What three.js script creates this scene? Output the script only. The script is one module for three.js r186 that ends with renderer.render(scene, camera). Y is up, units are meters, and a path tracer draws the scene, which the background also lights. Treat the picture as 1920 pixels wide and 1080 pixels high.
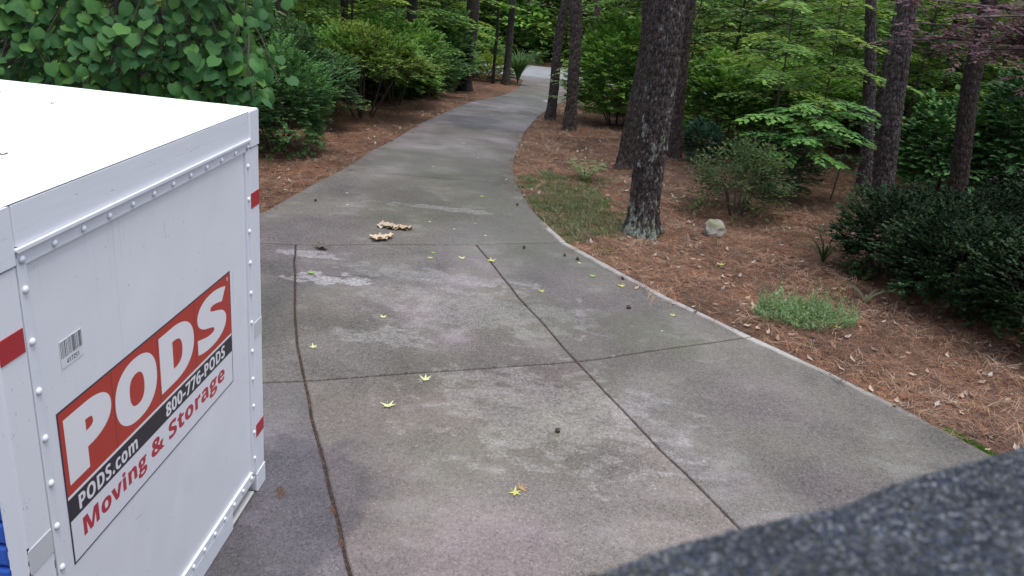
import * as THREE from 'three';
import { mergeGeometries } from 'three/addons/utils/BufferGeometryUtils.js';

// ───────────────────────── camera, sky, sun, exposure ─────────────────────────
const scene = new THREE.Scene();
const camera = new THREE.PerspectiveCamera(39.7, 1024 / 576, 0.02, 900);
camera.rotation.order = 'YXZ';
camera.position.set(0, 3.227, 0);
camera.rotation.set(-0.368, 0, 0.103);
camera.focus = 9; camera.userData.fStop = 14;
{ // overcast sky: brighter overhead than at the horizon, the same all round
  const W = 16, H = 64, d = new Float32Array(W * H * 4);
  for (let j = 0; j < H; j++) for (let i = 0; i < W; i++) {
    const s = Math.max(0, Math.sin(((j + 0.5) / H - 0.5) * Math.PI)), L = (1 + 2 * s) / 3, o = (j * W + i) * 4;
    d[o] = 0.88 * L; d[o + 1] = 0.96 * L; d[o + 2] = 1.15 * L; d[o + 3] = 1;
  }
  const t = new THREE.DataTexture(d, W, H, THREE.RGBAFormat, THREE.FloatType);
  t.mapping = THREE.EquirectangularReflectionMapping; t.magFilter = THREE.LinearFilter; t.needsUpdate = true;
  scene.background = t; scene.environment = t;
}
const sun = new THREE.DirectionalLight(new THREE.Color(1, 0.97, 0.92), 1.5);
sun.position.set(6, 30, -3); sun.target.position.set(0, 0, -8); sun.castShadow = true; sun.shadow.radius = 45;
Object.assign(sun.shadow.camera, { left: -40, right: 40, top: 40, bottom: -40, far: 120 });
sun.shadow.mapSize.set(4096, 4096);
scene.add(sun, sun.target);
const renderer = new THREE.WebGLRenderer({ antialias: true });
renderer.toneMapping = THREE.LinearToneMapping;
renderer.toneMappingExposure = 1.95;
renderer.shadowMap.enabled = true;

// ───────────────────────── helpers ─────────────────────────
const V = (x, y, z) => new THREE.Vector3(x, y, z);
const rng = (s) => () => { s = (s + 0x6d2b79f5) | 0; let t = Math.imul(s ^ (s >>> 15), 1 | s); t = (t + Math.imul(t ^ (t >>> 7), 61 | t)) ^ t; return ((t ^ (t >>> 14)) >>> 0) / 4294967296; };
const clamp = (x, a = 0, b = 1) => Math.min(b, Math.max(a, x)), lerp = (a, b, t) => a + (b - a) * t, sst = (x, a, b) => { const t = clamp((x - a) / (b - a)); return t * t * (3 - 2 * t); };
const HASH = (() => { const r = rng(77), a = new Float32Array(65536); for (let i = 0; i < 65536; i++) a[i] = r(); return a; })();
const h2 = (x, y) => HASH[((x & 255) + ((y & 255) << 8))];
const h3 = (x, y, z) => HASH[((x * 73 + z * 151 & 255) + ((y * 37 + z * 89 & 255) << 8))];
function vn(x, y) { const ix = Math.floor(x), iy = Math.floor(y), fx = x - ix, fy = y - iy, u = fx * fx * (3 - 2 * fx), v = fy * fy * (3 - 2 * fy); return lerp(lerp(h2(ix, iy), h2(ix + 1, iy), u), lerp(h2(ix, iy + 1), h2(ix + 1, iy + 1), u), v); }
function vn3(x, y, z) {
  const ix = Math.floor(x), iy = Math.floor(y), iz = Math.floor(z), fx = x - ix, fy = y - iy, fz = z - iz, u = fx * fx * (3 - 2 * fx), v = fy * fy * (3 - 2 * fy), w = fz * fz * (3 - 2 * fz);
  const f = (k) => lerp(lerp(h3(ix, iy, iz + k), h3(ix + 1, iy, iz + k), u), lerp(h3(ix, iy + 1, iz + k), h3(ix + 1, iy + 1, iz + k), u), v);
  return lerp(f(0), f(1), w);
}
const fbm = (x, y, n = 4) => { let s = 0, a = 0.5, t = 0; for (let i = 0; i < n; i++) { s += a * vn(x, y); t += a; a *= 0.5; x = x * 2.03 + 11.3; y = y * 2.03 + 5.7; } return s / t; };
const names = {};
const numbered = (n) => { const k = names[n] = (names[n] ?? -1) + 1; return k ? n + '_' + String(k).padStart(3, '0') : n; };
const shade = (o) => { o.castShadow = true; o.receiveShadow = true; return o; };
function part(name, geo, mat, parent, kind) { const m = shade(new THREE.Mesh(geo, mat)); m.name = name; if (kind) m.userData.kind = kind; parent.add(m); return m; }
function tag(o, label, category, group) { o.userData.label = label; o.userData.category = category; if (group) o.userData.group = group; return o; }
function thing(name, label, category, pos = [0, 0, 0], turn = 0, group) {
  const o = new THREE.Group(); o.name = numbered(name); o.position.set(...pos); o.rotation.y = turn; scene.add(o); return tag(o, label, category, group);
}
function solo(name, geo, mat, label, category, group) { const m = shade(new THREE.Mesh(geo, mat)); m.name = numbered(name); scene.add(m); return tag(m, label, category, group); }
function struct(o) { o.userData.kind = 'structure'; return o; }
const std = (o) => new THREE.MeshStandardMaterial(o);
const lin = (r, g, b) => new THREE.Color().setRGB(r, g, b);
function dataTex(W, H, f, srgb) {
  const d = new Uint8Array(W * H * 4), o = [0, 0, 0];
  for (let j = 0; j < H; j++) for (let i = 0; i < W; i++) { f(i, j, o); const k = (j * W + i) * 4; for (let c = 0; c < 3; c++) { const v = clamp(o[c]); d[k + c] = 255 * (srgb ? (v <= 0.0031308 ? v * 12.92 : 1.055 * Math.pow(v, 1 / 2.4) - 0.055) : v); } d[k + 3] = 255; }
  const t = new THREE.DataTexture(d, W, H); if (srgb) t.colorSpace = THREE.SRGBColorSpace;
  t.wrapS = t.wrapT = THREE.RepeatWrapping; t.magFilter = THREE.LinearFilter; t.minFilter = THREE.LinearMipmapLinearFilter; t.generateMipmaps = true; t.needsUpdate = true; return t;
}
class MB { // collects vertices, colours and triangles
  constructor() { this.p = []; this.c = []; this.u = []; this.i = []; }
  get n() { return this.p.length / 3; }
  v(x, y, z, c, u = 0, w = 0) { this.p.push(x, y, z); this.c.push(c[0], c[1], c[2]); this.u.push(u, w); return this.n - 1; }
  geo() {
    const g = new THREE.BufferGeometry();
    g.setAttribute('position', new THREE.Float32BufferAttribute(this.p, 3)); g.setAttribute('color', new THREE.Float32BufferAttribute(this.c, 3)); g.setAttribute('uv', new THREE.Float32BufferAttribute(this.u, 2));
    g.setIndex(this.i); g.computeVertexNormals(); return g;
  }
  tube(pts, radii, seg, col) { // tapered tube through points
    const base = this.n, up = V(0, 1, 0), t = V(), a = V(), b = V();
    for (let k = 0; k < pts.length; k++) {
      t.copy(pts[Math.min(k + 1, pts.length - 1)]).sub(pts[Math.max(k - 1, 0)]).normalize();
      a.crossVectors(Math.abs(t.y) > 0.9 ? V(1, 0, 0) : up, t).normalize(); b.crossVectors(t, a);
      for (let s = 0; s <= seg; s++) { const q = s / seg * 6.2832, x = Math.cos(q) * radii[k], y = Math.sin(q) * radii[k]; this.v(pts[k].x + a.x * x + b.x * y, pts[k].y + a.y * x + b.y * y, pts[k].z + a.z * x + b.z * y, col, s / seg * 6.28 * radii[0], k * 0.3); }
    }
    for (let k = 0; k < pts.length - 1; k++) for (let s = 0; s < seg; s++) { const q = base + k * (seg + 1) + s; this.i.push(q, q + 1, q + seg + 2, q, q + seg + 2, q + seg + 1); }
    return this;
  }
  kite(p, d, n, len, w, c, fold = 0.15) { // small leaf: two faces folded along the midrib
    const sx = d.y * n.z - d.z * n.y, sy = d.z * n.x - d.x * n.z, sz = d.x * n.y - d.y * n.x, m = len * 0.42, f = w * fold * 2, k = this.n;
    this.v(p.x, p.y, p.z, c); this.v(p.x + d.x * m + sx * w + n.x * f, p.y + d.y * m + sy * w + n.y * f, p.z + d.z * m + sz * w + n.z * f, c);
    this.v(p.x + d.x * len, p.y + d.y * len, p.z + d.z * len, c); this.v(p.x + d.x * m - sx * w + n.x * f, p.y + d.y * m - sy * w + n.y * f, p.z + d.z * m - sz * w + n.z * f, c);
    this.i.push(k, k + 1, k + 2, k, k + 2, k + 3);
  }
  oval(p, d, n, len, w, c, droop = 0.12) { // pointed oval leaf with a bent tip, six faces
    const sx = d.y * n.z - d.z * n.y, sy = d.z * n.x - d.x * n.z, sz = d.x * n.y - d.y * n.x, k = this.n;
    const put = (t, s, l) => this.v(p.x + d.x * len * t + sx * w * s + n.x * l * len, p.y + d.y * len * t + sy * w * s + n.y * l * len, p.z + d.z * len * t + sz * w * s + n.z * l * len, c);
    put(0, 0, 0); put(0.28, 0.86, 0.06); put(0.62, 0.82, 0.02); put(1, 0, -droop); put(0.62, -0.82, 0.02); put(0.28, -0.86, 0.06); put(0.28, 0, 0); put(0.62, 0, -droop * 0.3);
    this.i.push(k, k + 1, k + 6, k, k + 6, k + 5, k + 1, k + 2, k + 7, k + 1, k + 7, k + 6, k + 6, k + 7, k + 4, k + 6, k + 4, k + 5, k + 2, k + 3, k + 7, k + 7, k + 3, k + 4);
  }
}
const unit = (r) => { const z = r() * 2 - 1, a = r() * 6.2832, q = Math.sqrt(1 - z * z); return V(q * Math.cos(a), z, q * Math.sin(a)); };
const tint = (c, r, amt = 0.3) => { const k = 1 + (r() - 0.5) * 2 * amt, y = (r() - 0.5) * amt * 0.7; return [c[0] * k * (1 + y), c[1] * k, c[2] * k * (1 - y)]; };

// ───────────────────────── terrain ─────────────────────────
function gBase(z) { const d = Math.max(0, -z - 13); let y = -0.045 * d * d / (d + 6); const e = Math.max(0, -z - 45); if (e > 0) y = -0.045 * 32 * 32 / 38 + Math.min(e * 0.07, 4); return y; }
const RIGHT = [[7.5, 2.2], [6.4, -1.2], [5.2, -3.6], [4.29, -5.21], [4.0, -5.66], [3.58, -6.31], [3.13, -6.92], [2.53, -7.62], [1.77, -8.54], [1.11, -9.53], [0.66, -10.2], [0.2, -11.55], [-0.1, -13.15], [-0.22, -14.79], [-0.18, -16.25], [-0.08, -18.9], [0.2, -21.8], [0.57, -24.6], [1.2, -28], [1.75, -31.5], [2.2, -35], [3.6, -38]];
const LEFT = [[-7.5, 2.2], [-7.2, -5], [-5.6, -7.4], [-4.15, -8.75], [-3.38, -10.24], [-3.3, -11], [-3.14, -12.12], [-3.0, -12.85], [-2.85, -14.78], [-2.7, -15.85], [-2.5, -18.7], [-2.2, -21.3], [-1.85, -24.0], [-0.98, -27.2], [-0.52, -31], [-0.45, -35], [-1.4, -38]];
const DRIVE = [...RIGHT, ...LEFT.slice().reverse()];
function inPoly(x, z, P) { let c = false; for (let i = 0, j = P.length - 1; i < P.length; j = i++) if ((P[i][1] > z) !== (P[j][1] > z) && x < (P[j][0] - P[i][0]) * (z - P[i][1]) / (P[j][1] - P[i][1]) + P[i][0]) c = !c; return c; }
function edgeDist(x, z, P) { let m = 1e9; for (let i = 0, j = P.length - 1; i < P.length; j = i++) { const ax = P[j][0], az = P[j][1], bx = P[i][0] - ax, bz = P[i][1] - az, t = clamp(((x - ax) * bx + (z - az) * bz) / (bx * bx + bz * bz)), dx = x - ax - bx * t, dz = z - az - bz * t; m = Math.min(m, dx * dx + dz * dz); } return Math.sqrt(m); }
const driveDist = (x, z) => (z < -39.5 || z > 4 || x < -12 || x > 12 ? 5 : (inPoly(x, z, DRIVE) ? -1 : 1) * edgeDist(x, z, DRIVE)); // < 0 on the driveway
function gy(x, z) { // forest floor
  const d = driveDist(x, z), road = z < -37.2 && z > -45.2;
  if (road) return gBase(z) - 0.08;
  if (d < 0) return gBase(z) + 0.016;
  const b = sst(d, 0, 0.5);
  return gBase(z) + 0.002 + b * ((fbm(x * 0.9, z * 0.9, 3) - 0.4) * 0.16 + (fbm(x * 5, z * 5, 2) - 0.5) * 0.05) + 0.25 * sst(d, 3, 12) * (fbm(x * 0.13 + 4, z * 0.13, 2) - 0.35);
}
const axis = (lo, hi, fineLo, fineHi, fine, grow) => { const a = []; for (let x = fineLo; x <= fineHi; x += fine) a.push(x); for (let x = fineHi, s = fine; x < hi;) { s *= grow; x += s; a.push(Math.min(x, hi)); } for (let x = fineLo, s = fine; x > lo;) { s *= grow; x -= s; a.unshift(Math.max(x, lo)); } return a; };
// moss and thin grass grow in this patch beside the drive
const mossAmt = (x, z) => { const dx = (x - 0.8) / 1.0, dz = (z + 12.2) / 2.0; return sst(1.15 - Math.sqrt(dx * dx + dz * dz) + (fbm(x * 2.6, z * 2.6, 4) - 0.5) * 2.4, 0.1, 0.7); };
// pine straw: needles drawn at their real size
function strawTextures() {
  const N = 1024, c = document.createElement('canvas'), b = document.createElement('canvas'); c.width = c.height = b.width = b.height = N;
  const x = c.getContext('2d'), y = b.getContext('2d'), r = rng(5); x.fillStyle = 'rgb(66,44,34)'; x.fillRect(0, 0, N, N); y.fillStyle = '#222'; y.fillRect(0, 0, N, N);
  const tones = [[120, 84, 61], [142, 98, 71], [94, 66, 50], [164, 124, 97], [70, 51, 42], [128, 80, 54], [116, 96, 83], [84, 67, 58]];
  x.lineCap = y.lineCap = 'round';
  for (let k = 0; k < 7500; k++) {
    const t = tones[Math.floor(r() * tones.length)], px = r() * N, py = r() * N, a = r() * 6.28, L = 30 + r() * 80, bend = (r() - 0.5) * 24, hgt = 40 + Math.floor(200 * k / 7500), w = 1.2 + r() * 1.6, q = 0.75 + r() * 0.5;
    for (const ox of [-N, 0, N]) for (const oy of [-N, 0, N]) {
      const X = px + ox, Y = py + oy; if (X < -120 || X > N + 120 || Y < -120 || Y > N + 120) continue;
      const ex = X + Math.cos(a) * L, ey = Y + Math.sin(a) * L, mx = (X + ex) / 2 - Math.sin(a) * bend, my = (Y + ey) / 2 + Math.cos(a) * bend;
      x.strokeStyle = `rgb(${t.map((v) => Math.round(v * q)).join(',')})`; x.lineWidth = w; x.beginPath(); x.moveTo(X, Y); x.quadraticCurveTo(mx, my, ex, ey); x.stroke();
      y.strokeStyle = `rgb(${hgt},${hgt},${hgt})`; y.lineWidth = w; y.beginPath(); y.moveTo(X, Y); y.quadraticCurveTo(mx, my, ex, ey); y.stroke();
    }
  }
  return [c, b].map((q, k) => { const t = new THREE.CanvasTexture(q); t.wrapS = t.wrapT = THREE.RepeatWrapping; if (!k) t.colorSpace = THREE.SRGBColorSpace; return t; });
}
const [strawMap, strawBump] = strawTextures();
{
  const xs = axis(-320, 320, -6, 10, 0.13, 1.13), zs = axis(-320, 40, -18, 1, 0.13, 1.13), b = new MB();
  for (const z of zs) for (const x of xs) {
    const k = 0.35 + 1.3 * fbm(x * 1.4, z * 1.4, 4), m = mossAmt(x, z), dark = fbm(x * 2.6 + 9, z * 2.6, 3) > 0.6 ? 0.8 : 1;
    const wd = driveDist(x, z), cov = sst(Math.max(wd, z < -45 ? 20 : 0) + (fbm(x * 0.5, z * 0.5, 3) - 0.5) * 8, 7, 11), inD = wd < -0.02 ? 0.75 : 1; // ivy and leaf mould deeper in the wood
    const cr = lerp(lerp(k, 0.85, m), 0.34, cov), cg = lerp(lerp(0.97 * k, 1.12, m), 0.5, cov), cb = lerp(lerp(0.95 * k, 0.75, m), 0.3, cov);
    b.v(x, gy(x, z), z, (inD < 1 ? [0.42, 0.52, 0.6] : [cr * dark * 1.12, cg * dark * 1.07, cb * dark * 0.96]), x / 1.5, -z / 1.5);
  }
  const W = xs.length; for (let j = 0; j < zs.length - 1; j++) for (let i = 0; i < W - 1; i++) { const k = j * W + i; b.i.push(k, k + W, k + 1, k + 1, k + W, k + W + 1); }
  const m = shade(new THREE.Mesh(b.geo(), std({ map: strawMap, bumpMap: strawBump, bumpScale: 0.012, roughness: 0.95, vertexColors: true }))); m.name = 'ground'; scene.add(struct(m));
}

// ───────────────────────── concrete driveway: slabs with open joints ─────────────────────────
const TX = 13, TZ = 16; // metres the slab texture covers
const concreteMap = dataTex(2048, 2048, (i, j, o) => {
  const x = i / 2048 * TX - 6.5, z = -(j / 2048 * TZ) + 1.0;
  const big = fbm(x * 0.45 + 3, z * 0.45, 4), mid = fbm(x * 2.2, z * 2.2 + 7, 4), fine = vn(x * 60, z * 60), sp = h2(i * 7 + (j >> 3), j * 3), streak = fbm(x * 5 + z * 0.8, z * 9, 4);
  let v = 0.116 + (big - 0.5) * 0.07 + (mid - 0.5) * 0.1 + (fine - 0.5) * 0.045 + (sp - 0.5) * 0.075;
  let r = v * 1.14, g = v * 0.99, b = v * 0.9;
  const alg = sst(fbm(x * 0.7 + 20, z * 0.55 + 3, 4), 0.47, 0.66) * (0.4 + 0.6 * mid) + (0.3 + 0.5 * mid) * sst(-z + (mid - 0.5) * 3, 8.3, 10.5) + (0.25 + 0.75 * mid) * sst(x - 1.65 - (z + 4.38) * 0.406 + (big - 0.5) * 1.2, 0, 0.9) * 0.8;   // film of algae
  const al = Math.min(alg, 1.15); r = lerp(r, r * 0.68, al); g = lerp(g, g * 0.72, al); b = lerp(b, b * 0.62, al);
  const dampShade = sst(1.25 - Math.hypot((x + 1.35) / 0.75, (z + 3.6) / 1.5) + (fbm(x * 3 + 5, z * 3, 4) - 0.5) * 1.1, 0.3, 0.55) * 0.34; r *= 1 - dampShade; g *= 1 - dampShade * 0.96; b *= 1 - dampShade * 0.85; // damp patch with the shade beside the container painted in
  const pink = sst(fbm(x * 0.8 + 40, z * 0.8 + 9, 3), 0.5, 0.68); r *= 1 + 0.06 * pink; b *= 1 + 0.08 * pink;
  const rub = sst(streak * 0.6 + mid * 0.5, 0.62, 0.8) * 0.28; // scuffed pale streaks
  r += rub * 0.09; g += rub * 0.09; b += rub * 0.1;
  for (const [cx, cz, rx, rz, a] of [[-1.95, -8.0, 0.42, 0.17, 0.14], [-1.25, -6.7, 0.5, 0.2, 0.05], [-0.9, -8.4, 0.9, 0.25, 0.04], [0.75, -7.6, 0.06, 0.5, 0.035], [0.4, -5.6, 1.0, 0.8, 0.045], [-2.4, -8.7, 0.35, 0.12, 0.09], [-1.2, -11.2, 0.9, 0.1, 0.06], [-0.2, -7.6, 1.2, 0.6, 0.035]]) {
    const d = Math.hypot((x - cx) / rx, (z - cz) / rz) + (fbm(x * 7, z * 11, 4) - 0.5) * 2.2; if (d < 1) { const k = sst(1 - d, 0, 0.35) * a * (0.2 + 0.9 * fine + 0.6 * sp); r += k; g += k * 0.99; b += k * 1.03; }
  }
  const ed = (x > 0.3 && z > -11 && z < -5.4 && x < 4.5 && z > -11.5 - 0 * x) ? edgeDist(x, z, RIGHT) : 9; // worn pale nosing along the right edge
  const w = sst(0.13 + 0.1 * (mid - 0.5) - ed, 0, 0.06) * sst(fbm(x * 1.3 + 60, z * 1.3, 2), 0.25, 0.5) * sst(-z, 5.6, 7.4); r += w * 0.2; g += w * 0.185; b += w * 0.18;
  if (sp > 0.985) { r *= 1.5; g *= 1.5; b *= 1.5; } else if (sp < 0.02) { r *= 0.6; g *= 0.6; b *= 0.6; }
  o[0] = r; o[1] = g; o[2] = b;
}, true);
const concreteBump = dataTex(512, 512, (i, j, o) => { o[0] = o[1] = o[2] = 0.5 * h2(i, j) + 0.5 * vn(i / 4, j / 4); });
concreteBump.repeat.set(TX / 1.1, TZ / 1.1);
const wetRough = dataTex(512, 512, (i, j, o) => { const x = i / 512 * TX - 6.5, z = -(j / 512 * TZ) + 1; o[0] = o[1] = o[2] = 0.5 + 0.45 * sst(fbm(x * 0.5 + 9, z * 0.5 + 2, 4), 0.3, 0.6); });
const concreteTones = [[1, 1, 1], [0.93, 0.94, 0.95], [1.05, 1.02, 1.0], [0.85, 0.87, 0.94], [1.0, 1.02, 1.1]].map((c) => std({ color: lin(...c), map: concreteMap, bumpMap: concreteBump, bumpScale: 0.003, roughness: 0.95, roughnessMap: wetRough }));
const driveway = new THREE.Group(); driveway.name = 'driveway'; scene.add(struct(driveway));
const SLABTOP = 0.03;
function slab(poly, tone) {
  // resample, roughen slightly, inset for the joint, extrude with a rounded arris
  let P = [];
  for (let i = 0; i < poly.length; i++) { const a = poly[i], b = poly[(i + 1) % poly.length], L = Math.hypot(b[0] - a[0], b[1] - a[1]), n = Math.max(1, Math.round(L / 0.3)); for (let k = 0; k < n; k++) { const t = k / n, x = lerp(a[0], b[0], t), z = lerp(a[1], b[1], t); P.push([x + (vn(x * 3.1, z * 3.1) - 0.5) * 0.03, z + (vn(x * 3.1 + 50, z * 3.1) - 0.5) * 0.03]); } }
  let area = 0; P.forEach((a, i) => { const b = P[(i + 1) % P.length]; area += a[0] * b[1] - b[0] * a[1]; });
  const s = area > 0 ? 1 : -1, g = 0.009;
  const Q = P.map((p, i) => { const a = P[(i + P.length - 1) % P.length], b = P[(i + 1) % P.length], n1 = [-(p[1] - a[1]), p[0] - a[0]], n2 = [-(b[1] - p[1]), b[0] - p[0]], l1 = Math.hypot(...n1) || 1, l2 = Math.hypot(...n2) || 1; let nx = n1[0] / l1 + n2[0] / l2, nz = n1[1] / l1 + n2[1] / l2; const q = Math.max(0.6, (nx * nx + nz * nz) / 2); return [p[0] + s * nx / q * g, p[1] + s * nz / q * g]; });
  const shp = new THREE.Shape(Q.map((p) => new THREE.Vector2(p[0], -p[1])));
  const geo = new THREE.ExtrudeGeometry(shp, { depth: 0.1, bevelEnabled: true, bevelThickness: 0.014, bevelSize: 0.014, bevelOffset: -0.014, bevelSegments: 2, steps: 1 });
  geo.rotateX(-Math.PI / 2);
  const p = geo.attributes.position, uv = geo.attributes.uv;
  for (let i = 0; i < p.count; i++) { const x = p.getX(i), z = p.getZ(i); p.setY(i, p.getY(i) - 0.114 + SLABTOP + gBase(z)); uv.setXY(i, (x + 6.5) / TX, (1.0 - z) / TZ); }
  geo.computeVertexNormals();
  part('slab', geo, concreteTones[tone], driveway);
}
const cut = (line, za, zb) => line.filter((q) => q[1] < za - 0.05 && q[1] > zb + 0.05);
{
  const jl = [[0.55, 0.0], [-0.16, -2.2], [-0.78, -3.68], [-1.17, -4.64], [-1.61, -5.72], [-2.05, -6.95], [-2.63, -8.9]];   // left lengthwise joint
  const jr = [[3.3, -0.3], [2.3, -2.9], [1.65, -4.38], [1.25, -5.23], [0.66, -6.6], [0.07, -8.06], [-0.51, -9.7]];             // right one
  const t1 = [[-7.0, -4.1], [-1.61, -5.72], [0.66, -6.6], [2.53, -7.62]], t2 = [[-4.15, -8.75], [-2.63, -8.98], [-0.51, -9.7], [0.66, -10.2]];
  slab([t1[1], ...jl.slice(0, 4).reverse(), [1.2, 2.2], [-7.5, 2.2], t1[0]], 3);  // darker tone: damp slab, with shade from the container put into its colour
  slab([t1[2], ...jr.slice(0, 4).reverse(), [4.2, 2.2], [1.2, 2.2], ...jl.slice(0, 4), t1[1]], 2);
  slab([t1[3], ...cut(RIGHT, 2.0, -7.6).reverse(), [7.5, 2.2], [4.2, 2.2], ...jr.slice(0, 4), t1[2]], 1);
  slab([t1[0], t1[1], jl[5], t2[1], t2[0], [-5.6, -7.4], [-7.2, -5]], 1);
  slab([t1[1], t1[2], jr[5], t2[2], t2[1], jl[5]], 0);
  slab([t1[2], t1[3], ...cut(RIGHT, -7.62, -10.2), t2[3], t2[2], jr[5]], 1);
  const T = [[t2[0], t2[3], [t2[1], t2[2]]], [[-3.0, -12.85], [-0.1, -13.15]], [[-2.7, -15.85], [-0.18, -16.25]], [[-2.5, -18.7], [-0.08, -18.9]], [[-2.2, -21.3], [0.2, -21.8]], [[-1.85, -24.0], [0.57, -24.6]], [[-0.98, -27.2], [1.2, -28]], [[-0.52, -31], [1.75, -31.5]], [[-0.45, -35], [2.2, -35]], [[-1.4, -38], [3.6, -38]]];
  for (let k = 0; k < T.length - 1; k++) {
    const [a, b, mid] = T[k], [c, d] = T[k + 1];
    slab([a, ...(mid ?? []), b, ...cut(RIGHT, b[1], d[1]), d, c, ...cut(LEFT, a[1], c[1]).reverse()], [0, 1, 0, 3, 4, 3, 4, 2, 4][k]);
  }
}
// street at the end of the drive
{
  const b = new MB(); for (let i = 0; i <= 80; i++) { const x = -100 + i * 2.5; for (const z of [-38.03, -40, -42, -44.6]) b.v(x, gBase(-41.5) + 0.03 + 0.02 * (1 - Math.abs(z + 41.3) / 3.3), z + x * 0.0, [1, 1, 1], x / 4, z / 4); }
  for (let i = 0; i < 80; i++) for (let j = 0; j < 3; j++) { const k = i * 4 + j; b.i.push(k, k + 4, k + 1, k + 1, k + 4, k + 5); }
  const t = dataTex(256, 256, (i, j, o) => { const v = 0.2 + 0.05 * (h2(i, j) - 0.5) + 0.06 * (fbm(i / 40, j / 40, 3) - 0.5); o[0] = v; o[1] = v; o[2] = v * 1.03; }, true);
  const m = shade(new THREE.Mesh(b.geo(), std({ map: t, roughness: 0.9, side: THREE.DoubleSide }))); m.name = 'road'; scene.add(struct(m));
}

// ───────────────────────── storage container ─────────────────────────
{
  const L = 2.214, H = 2.44, D = 2.25, yaw = 0.036;
  const box = thing('storage_container', 'white metal storage container with red lettered decal and rivets, parked on driveway', 'container', [-1.476 - Math.sin(yaw) * L, SLABTOP, -4.374 + Math.cos(yaw) * L], -yaw);
  const Y0 = 0; const HH = H - SLABTOP;
  const grime = (() => {
    const c = document.createElement('canvas'); c.width = c.height = 1024; const x = c.getContext('2d'), r = rng(12); x.fillStyle = 'rgb(212,214,220)'; x.fillRect(0, 0, 1024, 1024);
    for (let k = 0; k < 70; k++) { const px = r() * 1024, L = 20 + Math.pow(r(), 2.5) * 420; x.fillStyle = `rgba(${120 + r() * 40},${112 + r() * 30},${96 + r() * 30},${0.03 + 0.07 * r()})`; x.fillRect(px, r() < 0.6 ? 0 : r() * 1024, 1 + r() * 3, L); }
    for (let k = 0; k < 220; k++) { x.fillStyle = `rgba(70,62,56,${0.15 + 0.35 * r()})`; x.fillRect(r() * 1024, r() * 1024, 1 + r() * 2, 1 + r() * 3); }
    x.strokeStyle = 'rgba(90,88,92,0.5)'; x.lineWidth = 1.2; for (const [a, b2, d, e] of [[890, 330, 888, 420], [300, 700, 330, 705], [520, 90, 524, 130], [120, 520, 150, 512]]) { x.beginPath(); x.moveTo(a, b2); x.lineTo(d, e); x.stroke(); }
    const t = new THREE.CanvasTexture(c); t.colorSpace = THREE.SRGBColorSpace; return t;
  })();
  const dentBump = dataTex(128, 128, (i, j, o) => { o[0] = o[1] = o[2] = fbm(i / 22, j / 30, 3); }); dentBump.wrapS = dentBump.wrapT = THREE.MirroredRepeatWrapping;
  const paint = new THREE.MeshPhysicalMaterial({ map: grime, bumpMap: dentBump, bumpScale: 0.01, roughness: 0.42, clearcoat: 0.15, clearcoatRoughness: 0.3 });
  const worn = dataTex(256, 256, (i, j, o) => { const f = fbm(i / 5, j / 5, 3), q = fbm(i / 40 + 3, j / 40, 2), ru = sst(f * 0.6 + q * 0.5, 0.85, 0.88), k = 0.675 + 0.05 * (fbm(i / 18, j / 18, 3) - 0.5); o[0] = lerp(k * 0.95, 0.32, ru); o[1] = lerp(k * 0.98, 0.2, ru); o[2] = lerp(k * 1.06, 0.12, ru); }, true);
  const paint2 = new THREE.MeshPhysicalMaterial({ map: worn, roughness: 0.45, clearcoat: 0.1 });
  const roofPaint = std({ color: lin(0.86, 0.86, 0.86), roughness: 0.6 });
  const chipped = (() => { // post paint with rust-black chips along its corner edge
    const c = document.createElement('canvas'); c.width = 128; c.height = 1024; const x = c.getContext('2d'), r = rng(31); x.fillStyle = 'rgb(212,214,220)'; x.fillRect(0, 0, 128, 1024);
    for (let k = 0; k < 150; k++) { x.fillStyle = r() < 0.7 ? 'rgb(38,34,34)' : 'rgb(110,84,66)'; const y = 500 + r() * 470 + (r() - 0.5) * 60, w = 2 + r() * 9; x.fillRect(r() < 0.5 ? 0 : 128 - w, y, w, 3 + r() * 14); }
    for (let k = 0; k < 60; k++) { x.fillStyle = 'rgba(90,84,80,0.35)'; x.fillRect(r() * 128, r() * 1024, 1 + r() * 2, 2 + r() * 5); }
    const t = new THREE.CanvasTexture(c); t.colorSpace = THREE.SRGBColorSpace; return std({ map: t, roughness: 0.5 });
  })();
  const bx = (w, h, d, x, y, z, bev = 0.006) => { // rounded box centred at x,y,z
    const s = new THREE.Shape(), a = w / 2 - bev, b2 = h / 2 - bev; s.moveTo(-a, -b2); s.lineTo(a, -b2); s.lineTo(a, b2); s.lineTo(-a, b2); s.closePath();
    const g = new THREE.ExtrudeGeometry(s, { depth: d - 2 * bev, bevelEnabled: true, bevelSize: bev, bevelThickness: bev, bevelSegments: 2, steps: 1 });
    g.translate(x, y, z - d / 2 + bev);
    const p = g.attributes.position, n = g.attributes.normal, uv = g.attributes.uv;
    for (let i = 0; i < p.count; i++) { const px = p.getX(i) - x, py = p.getY(i) - y, pz = p.getZ(i) - z, ax = Math.abs(n.getX(i)), az = Math.abs(n.getZ(i)); uv.setXY(i, (ax > az ? -pz / d : px / w) + 0.5, py / h + 0.5); }
    return g;
  };
  const PW = 0.15; // post width
  // body panels
  part('side_panel', bx(0.03, HH - 0.3, L - 2 * PW + 0.06, -0.035, HH / 2, -L / 2, 0.002), paint, box);
  part('back_panel', bx(D - 2 * PW + 0.06, HH - 0.3, 0.03, -D / 2, HH / 2, -L + 0.035, 0.002), paint, box);
  part('side_panel', bx(0.03, HH - 0.3, L - 2 * PW + 0.06, -D + 0.035, HH / 2, -L / 2, 0.002), paint, box);
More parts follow.
